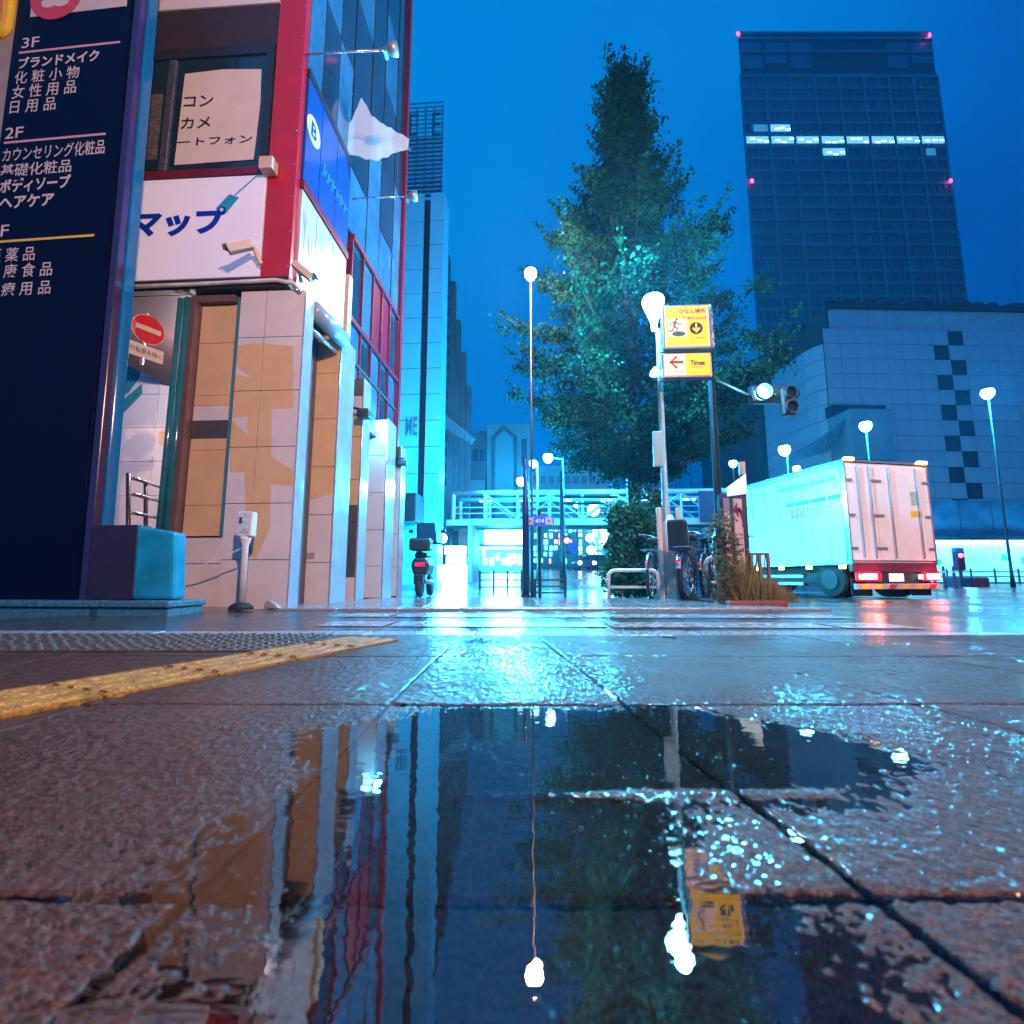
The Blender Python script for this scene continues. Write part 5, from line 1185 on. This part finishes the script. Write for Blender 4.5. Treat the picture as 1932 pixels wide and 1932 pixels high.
for k in range(ns):
    z = kz+.12+(zs1-kz-.2)*k/(ns-1); box('roof_louvre', mat('dark louvre', (.03, .07, .16), .5), K0, sc0, sc1, 0.3, .36, z, z+(.10 if k < 14 else .02), kb_)
for x in np.linspace(sc0+.1, sc1-.1, 6): box('screen_post', MATS['dark louvre'], K0, x-.02, x+.02, .56, .64, kz-.05, zs1, kb_)
for body, b0, b1 in (('E', (768, 246), (786, 203)), ('E', (812, 246), (830, 200))): letter_px('roof_letter', body, .0, K0, b0, b1, MATS['dark louvre'], kb_, .28)
box('entrance_canopy', dark_steel, K0, *[K0.px(q, 1000)[0] for q in (760, 800)], -1.2, -.01, K0.px(780, 990)[1], K0.px(780, 940)[1], kb_, bevel=.03)
# dark stepped block behind
D0 = Frame((0, 30, 0), R(4)); db = thing('stepped_block', 'dark stepped block just right of the pale clad block', 'building', D0.w(D0.px(850, 900)[0], 0, 0)); dkm = mat('dark facade', (.07, .11, .15), .5, var=.15, vscale=.5)
for k, (u, v) in enumerate(((848, 482), (856, 520), (862, 585), (870, 640), (877, 700))): box('stepped_wall', dkm, D0, D0.px(800, 700)[0], D0.px(u, v)[0], k*.6, k*.6+.55, -.3, D0.px(u, v)[1], db)
random.seed(11)
for k in range(14):
    z = 6+k*.95; box('window', MATS['slot shade'], D0, D0.px(836, 700)[0], D0.px(846, 700)[0], -.03, -.004, z, z+.5, db)
# slanted corrugated roof below it
rf = thing('corrugated_roof', 'slanted corrugated roof between the dark block and the arched building', 'roof', at(860, 850, 26)); m = None
for k in range(14):
    a = at(836+k*4.2, 782+k*3.2, 26); b = at(836+(k+1)*4.2, 782+(k+1)*3.2, 26); h = at(836+k*4.2, 818+k*2.6, 26)
    m = MB(); i = [m.P(a.x, 26, a.z), m.P(b.x, 26+.1, b.z), m.P(b.x, 24.6, h.z), m.P(a.x, 24.6-.08*(k % 2), h.z)]; m.F(i); m.F(i[::-1]); m.build('roof_sheet', mat('pale roof sheet', (.16, .32, .38), .4, var=.2, vscale=2), rf)
MB().tube([at(834, 780, 25.95), at(897, 830, 25.95)], .06, 6).build('roof_edge', dull_steel, rf)
# arched mid building
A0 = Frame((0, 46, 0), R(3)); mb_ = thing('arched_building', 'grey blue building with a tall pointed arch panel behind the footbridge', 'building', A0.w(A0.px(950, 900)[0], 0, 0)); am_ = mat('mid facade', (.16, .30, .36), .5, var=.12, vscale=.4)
def arect(u0, v0, u1, v1): a = A0.px(u0, v0); b = A0.px(u1, v1); return a[0], b[0], a[1], b[1]
def abox(name, mt, u0, v0, u1, v1, y0, y1): x0, x1, z0, z1 = arect(u0, v0, u1, v1); return box(name, mt, A0, x0, x1, y0, y1, z0, z1, mb_)
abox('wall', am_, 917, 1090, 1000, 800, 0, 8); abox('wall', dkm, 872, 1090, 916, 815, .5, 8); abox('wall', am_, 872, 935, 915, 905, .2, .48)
abox('wall', mat('far wall', (.13, .26, .33), .5, var=.15, vscale=.4), 1001, 980, 1150, 868, 2, 9); abox('roof_vent', mat('roof tank', (.3, .42, .46), .4), 897, 815, 917, 800, 2, 3)
x0, x1, z0, z1 = arect(930, 1060, 972, 808)
MB(A0).prism([(x0, z0), (x1, z0), (x1, z1-1.0), ((x0+x1)/2, z1-.1), (x0, z1-1.0)], -.12, -.01).build('arch_panel', mat('arch panel', (.12, .36, .44), .4, var=.1), mb_)
MB(A0).tube([(x0, -.15, z0), (x0, -.15, z1-1.0), ((x0+x1)/2, -.15, z1-.1), (x1, -.15, z1-1.0), (x1, -.15, z0)], .22, 6).build('arch_trim', dkm, mb_)
for k in range(3): abox('window', MATS['slot shade'], 878+k*13, 868, 888+k*13, 846, .44, .495)
abox('window', MATS['slot shade'], 984, 880, 994, 828, -.05, -.006)
for k in range(9): abox('window', dkm, 1004+k*16, 905, 1015+k*16, 890, 1.93, 1.99)
# ---- footbridge (truss)
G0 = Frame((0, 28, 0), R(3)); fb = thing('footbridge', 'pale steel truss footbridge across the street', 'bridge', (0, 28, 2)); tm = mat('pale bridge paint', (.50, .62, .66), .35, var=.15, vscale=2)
gz0 = G0.px(900, 985)[1]; gz1 = G0.px(900, 930)[1]; bx0 = G0.px(842, 985)[0]; bx1 = G0.px(1425, 985)[0]
for yy in (0, 2.6):
    box('girder', tm, G0, bx0, bx1, yy-.12, yy+.12, gz0-.22, gz0+.14, fb, bevel=.03); MB(G0).tube([(bx0+.35, yy, gz1), (bx1, yy, gz1)], .15, 10).build('top_chord', tm, fb, smooth=True)
    n = 10; xs_ = np.linspace(bx0+.4, bx1-.3, n)
    for k, x in enumerate(xs_): MB(G0).tube([(x, yy, gz0+.15), (x, yy, gz1-.1)], .12 if k < 2 else .07, 8).build('truss_post', tm, fb)
    for k in range(1, n-1):
        a, b = (xs_[k], gz1-.1), (xs_[k+1], gz0+.2)
        if k % 2 == 0: a, b = (xs_[k], gz0+.2), (xs_[k+1], gz1-.1)
        MB(G0).tube([(a[0], yy, a[1]), (b[0], yy, b[1])], .055, 6).build('truss_diagonal', tm, fb)
    for z in (gz0+.5, gz0+.85): MB(G0).tube([(bx0+.4, yy, z), (bx1, yy, z)], .03, 6).build('hand_rail', tm, fb)
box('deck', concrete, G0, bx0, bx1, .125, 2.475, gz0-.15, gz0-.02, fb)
for x in (bx0+.9, bx1-2): box('pier', concrete, G0, x-.3, x+.3, .8, 1.8, -.5, gz0-.23, fb)
for k, x in enumerate(np.linspace(bx0+2.2, bx1-1, 7)):
    box('under_lamp', glow('deck lamp glow', (.35, .9, 1), 5), G0, x-.35, x+.35, .6, .75, gz1-.42, gz1-.34, fb)
lamp('bridge_light', G0.w(bx0+3, -1.2, gz1+.6), (.03, .6, 1), 1200, .3, fb); lamp('bridge_light', G0.w(bx0+9, -1.2, gz1+.4), (.03, .6, 1), 1200, .3, fb)
db_ = box('dark_banner', mat('dark blue banner', (.01, .03, .10), .5), G0, *[G0.px(q, 960)[0] for q in (1317, 1360)], -.3, -.2, G0.px(1320, 986)[1], G0.px(1320, 928)[1], None)
tag(db_, 'dark blue banner hung on the footbridge left of the arrow board', 'banner')
# ---- lit shops under the bridge
H0 = Frame((0, 40, 0), 0); sp_ = thing('lit_shop', 'brightly lit shop front under the left end of the footbridge', 'shop', H0.w(H0.px(950, 1060)[0], 0, .9))
def hb(name, mt, u0, v0, u1, v1, y0, y1, par): a = H0.px(u0, v0); b = H0.px(u1, v1); return box(name, mt, H0, a[0], b[0], y0, y1, a[1], b[1], par)
big = glow('shop window glow', (.35, .9, 1.0), 14); mid = glow('shop interior glow', (.10, .70, 1.0), 5.5); pinkg = glow('pink sign glow', (1, .10, .45), 1.6)
hb('back_wall', mat('shop wall', (.12, .28, .34), .5), 880, 1085, 1000, 992, .4, 4, sp_)
hb('upper_window', big, 914, 1028, 945, 994, .1, .35, sp_); hb('upper_window', big, 948, 1028, 985, 992, .1, .35, sp_)
hb('awning', dark_steel, 903, 1033, 992, 1029, -1.2, .38, sp_); hb('strip_lamp', big, 905, 1036, 990, 1034, -.4, -.2, sp_)
for k, (u0, u1, v0, mt) in enumerate([(908, 916, 1050, mid), (909, 919, 1066, mid), (924, 931, 1066, big), (935, 943, 1058, mid), (946, 957, 1066, mid), (959, 964, 1066, big), (966, 974, 1064, pinkg), (978, 983, 1066, big)]): hb('shop_display', mt, u0, v0, u1, v0-14 if k < 5 else v0-20, .2, .38, sp_)
lamp('shop_light', H0.w(H0.px(950, 1060)[0], -3, 2.2), (.05, .6, 1), 6000, .8, sp_)
s1 = thing('left_shop', 'glowing shop entrance with a round lamp beside the pale clad block', 'shop', at(855, 1085, 20))
S0 = Frame((0, 20, 0), 0)
def sb_(name, mt, u0, v0, u1, v1, y0, y1): a = S0.px(u0, v0); b = S0.px(u1, v1); return box(name, mt, S0, a[0], b[0], y0, y1, a[1], b[1], s1, bevel=.03)
c = S0.px(837, 1017); MB(S0).ball((c[0], -.4, c[1]), .20, 14).build('round_lamp', glow('round lamp glow', (.8, .95, 1), 9), s1, smooth=True)
sb_('sign_bar', glow('sign bar glow', (.95, .85, 1), 4), 840, 1046, 881, 1031, -.3, -.1); sb_('shop_front', mid, 841, 1064, 880, 1048, 0, .1); sb_('shop_front', big, 834, 1100, 881, 1066, 0, .1); sb_('side_wall', dkm, 881, 1100, 893, 990, 0, 4)
lamp('shop_light', S0.w(S0.px(858, 1060)[0], -2, 1.4), (.05, .6, 1), 1500, .5, s1)
# right-hand lit facade under the bridge
J0 = Frame((0, 48, 0), 0); jf = thing('lit_facade', 'street facade of many small lit windows and signs beyond the footbridge', 'building', J0.w(J0.px(1020, 1050)[0], 0, 1))
def jb_(name, mt, u0, v0, u1, v1, y0, y1): a = J0.px(u0, v0); b = J0.px(u1, v1); return box(name, mt, J0, a[0], b[0], y0, y1, a[1], b[1], jf)
jb_('wall', mat('dark street wall', (.05, .16, .22), .5), 995, 1085, 1165, 985, .3, 3)
random.seed(21); cols = [big, mid, mid, glow('pale glow', (.6, 1, .95), 2.2), mid, glow('warm pink glow', (1, .35, .4), 2.0)]
for i in range(17):
    u = 998+i*9.4
    for j in range(6):
        v = 994+j*12
        if random.random() < .62: jb_('lit_window', random.choice(cols) if random.random() < .6 else mid, u+random.uniform(0, 2), v+random.uniform(6, 10), u+random.uniform(4, 7.5), v, .1, .28)
jb_('tall_sign', big, 1133, 1034, 1147, 988, -.8, -.5); jb_('tall_sign', big, 1117, 1010, 1124, 990, -.8, -.6)
for (u, v, r_) in ((1120, 962, .52), (1088, 953, .25), (1113, 1015, .35), (1115, 1038, .36), (1158, 1001, .22), (1167, 1014, .2)):
    p = at(u, v, 40); g = thing('globe_lamp', 'round glowing globe lamp over the street near '+{1120: 'the footbridge rail, largest', 1088: 'the signal arm, small', 1113: 'the tall white sign', 1115: 'the car lights', 1158: 'the shrub, upper', 1167: 'the shrub, lower'}[u], 'lamp', p)
    MB().ball(p, r_, 14).build('globe', glow('globe glow', (.55, .95, 1), 7), g, smooth=True); MB().tube([(p.x, 40.02, p.z-r_), (p.x, 40.02, gz(p.x, 40)-.05)], .05, 6).build('stand', dark_steel, g)
# cars far down the street
def car(label, u, Y, hd):
    p = at(u, 1070, Y); z = gz(p.x, Y); t = thing('car', label, 'car', (p.x, Y, z), 'cars far down the street'); cm = mat('dark car paint', (.03, .05, .09), .2, coat=.5)
    m = MB(); pr = [(-.85, .25), (.85, .25), (.88, .75), (.68, .85), (.55, 1.38), (-.55, 1.38), (-.68, .85), (-.88, .75)]; m.prism([(p.x+a, z+b) for a, b in pr], Y, Y+3.9); m.build('body', cm, t, bevel=.08)
    m = MB(); m.prism([(p.x+a, z+b) for a, b in [(-.58, .88), (.58, .88), (.48, 1.3), (-.48, 1.3)]], Y-.015, Y-.002); m.build('windscreen', glass_dark, t)
    for s in (-.62, .62):
        MB().ball((p.x+s, Y-.03, z+.62), .17, 10).build('headlight', glow('head glow', hd, 12), t)
        for yy in (.7, 3.1): MB().lathe([(.30, 0), (.30, .2)], (p.x+s-.1, Y+yy, z+.30), 14, axis='x').build('wheel', rubber, t)
car('oncoming car with glaring headlights left of the shrub', 1108, 42, (.8, .95, 1)); car('second oncoming car with pinkish lights beside the shrub', 1132, 46, (1, .7, .85)); car('distant car nearest the street signal', 1086, 50, (.8, .95, 1))
# ---- signal pole, route sign and guard fence at the near corner of the far pavement
p = at(1062, 1125, 20); z0 = gz(p.x, 20); s3 = thing('signal_pole', 'street signal pole with a red light and long upper arm', 'traffic light', (p.x, 20, z0))
zt3 = at(1062, 890, 20).z; MB().lathe([(.12, -.1), (.10, 1), (.07, zt3-z0)], (p.x, 20, z0), 12).build('pole', dark_steel, s3, smooth=True)
for v, u1 in ((938, 1165), (950, 1140)): q = at(u1, v, 20); MB().tube([(p.x, 20, q.z), (q.x, 20, q.z)], .05, 6).build('arm', dark_steel, s3)
q = at(1068, 1021, 20); MB().box(q.x-.14, q.x+.14, 19.7, 19.9, q.z-.5, q.z+.22).build('housing', dark_steel, s3, bevel=.03); MB().ball((q.x, 19.69, q.z), .11, 12).build('red_lens', glow('red lens glow', (1, .08, .12), 9), s3)
q2 = at(1074, 1034, 20); MB().lathe([(.2, 0), (.2, -.02)], (q2.x+.1, 19.6, q2.z), 20, axis='y').build('round_sign', ink_blue, s3)
q = at(1190, 925, 11); s4 = thing('side_signal', 'slim dark signal head left of the tree trunk', 'traffic light', (q.x, 11, fp_z(11)))
MB().box(q.x-.07, q.x+.07, 11, 11.15, at(1190, 960, 11).z, at(1190, 890, 11).z).build('housing', dark_steel, s4, bevel=.02); MB().lathe([(.04, 0), (.035, at(1190, 965, 11).z)], (q.x, 11.08, fp_z(11)), 8).build('post', dark_steel, s4)
RF = Frame((0, 8.6, 0), 0); c = RF.px(1018, 983); rs = thing('route_sign', 'blue round route number sign between two pink plates', 'sign', RF.w(c[0], 0, fp_z(8.6)))
rc = RF.px(1018, 983); xa, xb = RF.px(990, 983)[0], RF.px(1046, 983)[0]
MB(RF).prism(rrect(xa, xb, rc[1]-.085, rc[1]+.085, .08), 0, .03).build('blue_plate', ink_blue, rs)
for s in (-1, 1): x = rc[0]+s*.165; box('pink_plate', mat('pink plate', (.50, .26, .26), .5), RF, x-.065, x+.065, -.006, -.001, rc[1]-.065, rc[1]+.065, rs); box('plate_mark', ink_dark, RF, x-.014, x+.014, -.009, -.0065, rc[1]-.016, rc[1]+.016, rs)
MB(RF).lathe([(.10, 0), (.10, -.02)], (rc[0], -.002, rc[1]), 24, axis='y').build('number_disc', ink_blue, rs); letter('lettering', '414', .03, RF, (rc[0]-.075, rc[1]-.035, rc[0]+.075, rc[1]+.035), mat('pale blue letters', (.45, .7, .85), .4), rs, -.026)
MB().lathe([(.03, 0), (.03, rc[1]+.22-fp_z(8.6))], (rc[0], 8.65, fp_z(8.6)), 8).build('post', dark_steel, rs)
p = at(992, 1128, 8.55)
dkp = thing('street_pole', 'dark thick street pole rising left of the route number sign', 'pole', (p.x, 8.55, fp_z(8.55)))
MB().lathe([(.06, -.05), (.058, 1.6), (.045, 1.9), (.035, at(990, 870, 8.55).z+.1)], (p.x, 8.55, fp_z(8.55)), 14).build('pole', mat('blue black pole', (.01, .012, .06), .35), dkp, smooth=True); MB().lathe([(.085, 0), (.085, .06)], (p.x, 8.55, fp_z(8.55)), 14).build('base_collar', dark_steel, dkp)
gf = thing('guard_fence', 'short dark guard fence right of the dark street pole', 'fence', at(1035, 1130, 8.8))
xa, xb = at(1010, 1130, 8.8).x, at(1067, 1130, 8.8).x; z0 = fp_z(8.8); zt4 = at(1020, 1094, 8.8).z
for x in (xa, xb): MB().tube([(x, 8.8, z0-.02), (x, 8.8, zt4+.02)], .022, 8).build('post', dark_steel, gf)
for k in range(3): z = z0+(zt4-z0)*(.3+.35*k); MB().tube([(xa, 8.8, z), (xb, 8.8, z)], .016, 8).build('rail', dark_steel, gf)
gf2 = thing('guard_fence', 'longer dark guard fence in front of the lit shop left of the pole', 'fence', at(930, 1120, 14)); 
xa, xb = at(905, 1130, 14).x, at(984, 1130, 14).x; z0 = gz(xa, 14)
for k in range(4): x = xa+(xb-xa)*k/3; MB().tube([(x, 14, z0-.02), (x, 14, z0+.62)], .03, 8).build('post', dark_steel, gf2)
for k in range(3): MB().tube([(xa, 14, z0+.15+.2*k), (xb, 14, z0+.15+.2*k)], .02, 8).build('rail', dark_steel, gf2)
# parked scooter silhouette with a cover beside the pale block
q = at(795, 1128, 9.6); st_ = thing('parked_scooter', 'dark scooter with top box parked at the end of the tiled building', 'scooter', (q.x, 9.6, fp_z(9.6))); z0 = fp_z(9.6)

for x, y in ((q.x+.0, 9.42), (q.x+.05, 10.3)): MB().lathe([(.12, -.055), (.2, -.05), (.225, 0), (.2, .05), (.12, .055)], (x, y, z0+.225), 20, axis='x').build('wheel', rubber, st_, smooth=True)
MB().prism([(q.x-.13, z0+.42), (q.x+.13, z0+.42), (q.x+.18, z0+.62), (q.x+.12, z0+.76), (q.x-.12, z0+.76), (q.x-.18, z0+.62)], 9.35, 10.1).build('body', black_plastic, st_, bevel=.05)
MB().prism([(q.x-.13, z0+.77), (q.x+.13, z0+.77), (q.x+.10, z0+.86), (q.x-.10, z0+.86)], 9.4, 10.0).build('seat', rubber, st_, bevel=.03)
MB().prism([(q.x-.09, z0+.25), (q.x+.09, z0+.25), (q.x+.09, z0+.44), (q.x-.09, z0+.44)], 9.22, 9.5).build('mudguard', black_plastic, st_, bevel=.02)
MB().prism([(q.x-.2, z0+.88), (q.x+.2, z0+.88), (q.x+.2, z0+1.12), (q.x-.2, z0+1.12)], 9.25, 9.62).build('top_box', black_plastic, st_, bevel=.04)
MB().box(q.x-.10, q.x+.10, 9.32, 9.345, z0+.58, z0+.66).build('rear_light', mat('red reflector', (.5, .01, .02), .2), st_, bevel=.01)
MB().tube([(q.x+.10, 9.5, z0+.30), (q.x+.16, 9.9, z0+.28)], .045, 10).build('exhaust', dull_steel, st_, smooth=True)
MB().tube([(q.x-.34, 10.05, z0+1.05), (q.x-.1, 10.15, z0+1.10), (q.x+.1, 10.15, z0+1.10), (q.x+.34, 10.05, z0+1.05)], .02, 8).build('handlebar', dark_steel, st_)
for s in (-1, 1):
    mr = MB().tube([(q.x+s*.26, 10.1, z0+1.08), (q.x+s*.32, 10.1, z0+1.28)], .008, 6).build('mirror_stalk', dark_steel, st_); MB().ball((q.x+s*.33, 10.1, z0+1.32), .06, 10, (1, 1, .7)).build('mirror', dark_steel, mr)
m = MB(); i = [m.P(q.x-.2, 10.2, z0+1.05), m.P(q.x+.2, 10.2, z0+1.05), m.P(q.x+.16, 10.05, z0+1.5), m.P(q.x-.16, 10.05, z0+1.5)]; m.F(i); m.build('wind_screen', glass_blue, st_)
# red specks: distant beacons on masts
for u, v in ((1274, 885), (1302, 870)):
    p = at(u, v, 60); t = thing('beacon_mast', {1274: 'lower red beacon right of the tree trunk', 1302: 'upper faint red beacon right of the tree trunk'}[u], 'beacon', (p.x, 60, 1.5)); MB().ball(p, .22, 10).build('beacon', rb, t); MB().tube([(p.x, 60, 1.4), (p.x, 60, p.z-.2)], .06, 6).build('mast', dark_steel, t)

# ---- warm lamps: street lamp behind the viewer, another added to brighten the truck rear
def warm_lamp(label, x, y, h, power):
    t = thing('street_lamp', label, 'street lamp', (x, y, 0), 'warm street lamps on the near pavement')
    MB().lathe([(.10, 0), (.07, .5), (.05, h)], (x, y, 0), 12).build('pole', dark_steel, t, smooth=True); MB().tube([(x, y, h), (x-.5, y+.4, h+.15)], .04, 8).build('arm', dark_steel, t)
    MB().lathe([(.22, 0), (.20, .06), (.05, .16)], (x-.55, y+.45, h+.05), 16).build('lantern', dull_steel, t); MB().lathe([(.17, -.03), (.19, 0)], (x-.55, y+.45, h+.04), 16).build('lens', glow('warm lens glow', (1, .6, .35), 8), t)
    lamp('warm_light', (x-.55, y+.45, h-.12), (1.0, .58, .40), power, .12, t)
warm_lamp('warm street lamp on the near pavement behind the viewer', 2.85, -3.6, 5.6, 4100)
warm_lamp('added warm lamp out of view to the right, brightening the truck rear', 12.0, 2.0, 6.5, 2900)

# ================================================================ HAZE: damp night air
m = MB(); m.box(-640, 640, -80, 1420, -3, 215); hz_ = m.build('haze', bpy.data.materials.new('damp air'), None, org=(0, 0, 0), kind='stuff')
hm = hz_.data.materials[0]; hm.use_nodes = True; n = hm.node_tree; n.nodes.clear()
ho = n.nodes.new('ShaderNodeOutputMaterial'); pv = n.nodes.new('ShaderNodeVolumePrincipled'); pv.inputs['Color'].default_value = (.16, .70, 1, 1); pv.inputs['Density'].default_value = 0.0011; pv.inputs['Anisotropy'].default_value = 0.55
n.links.new(pv.outputs[0], ho.inputs['Volume'])
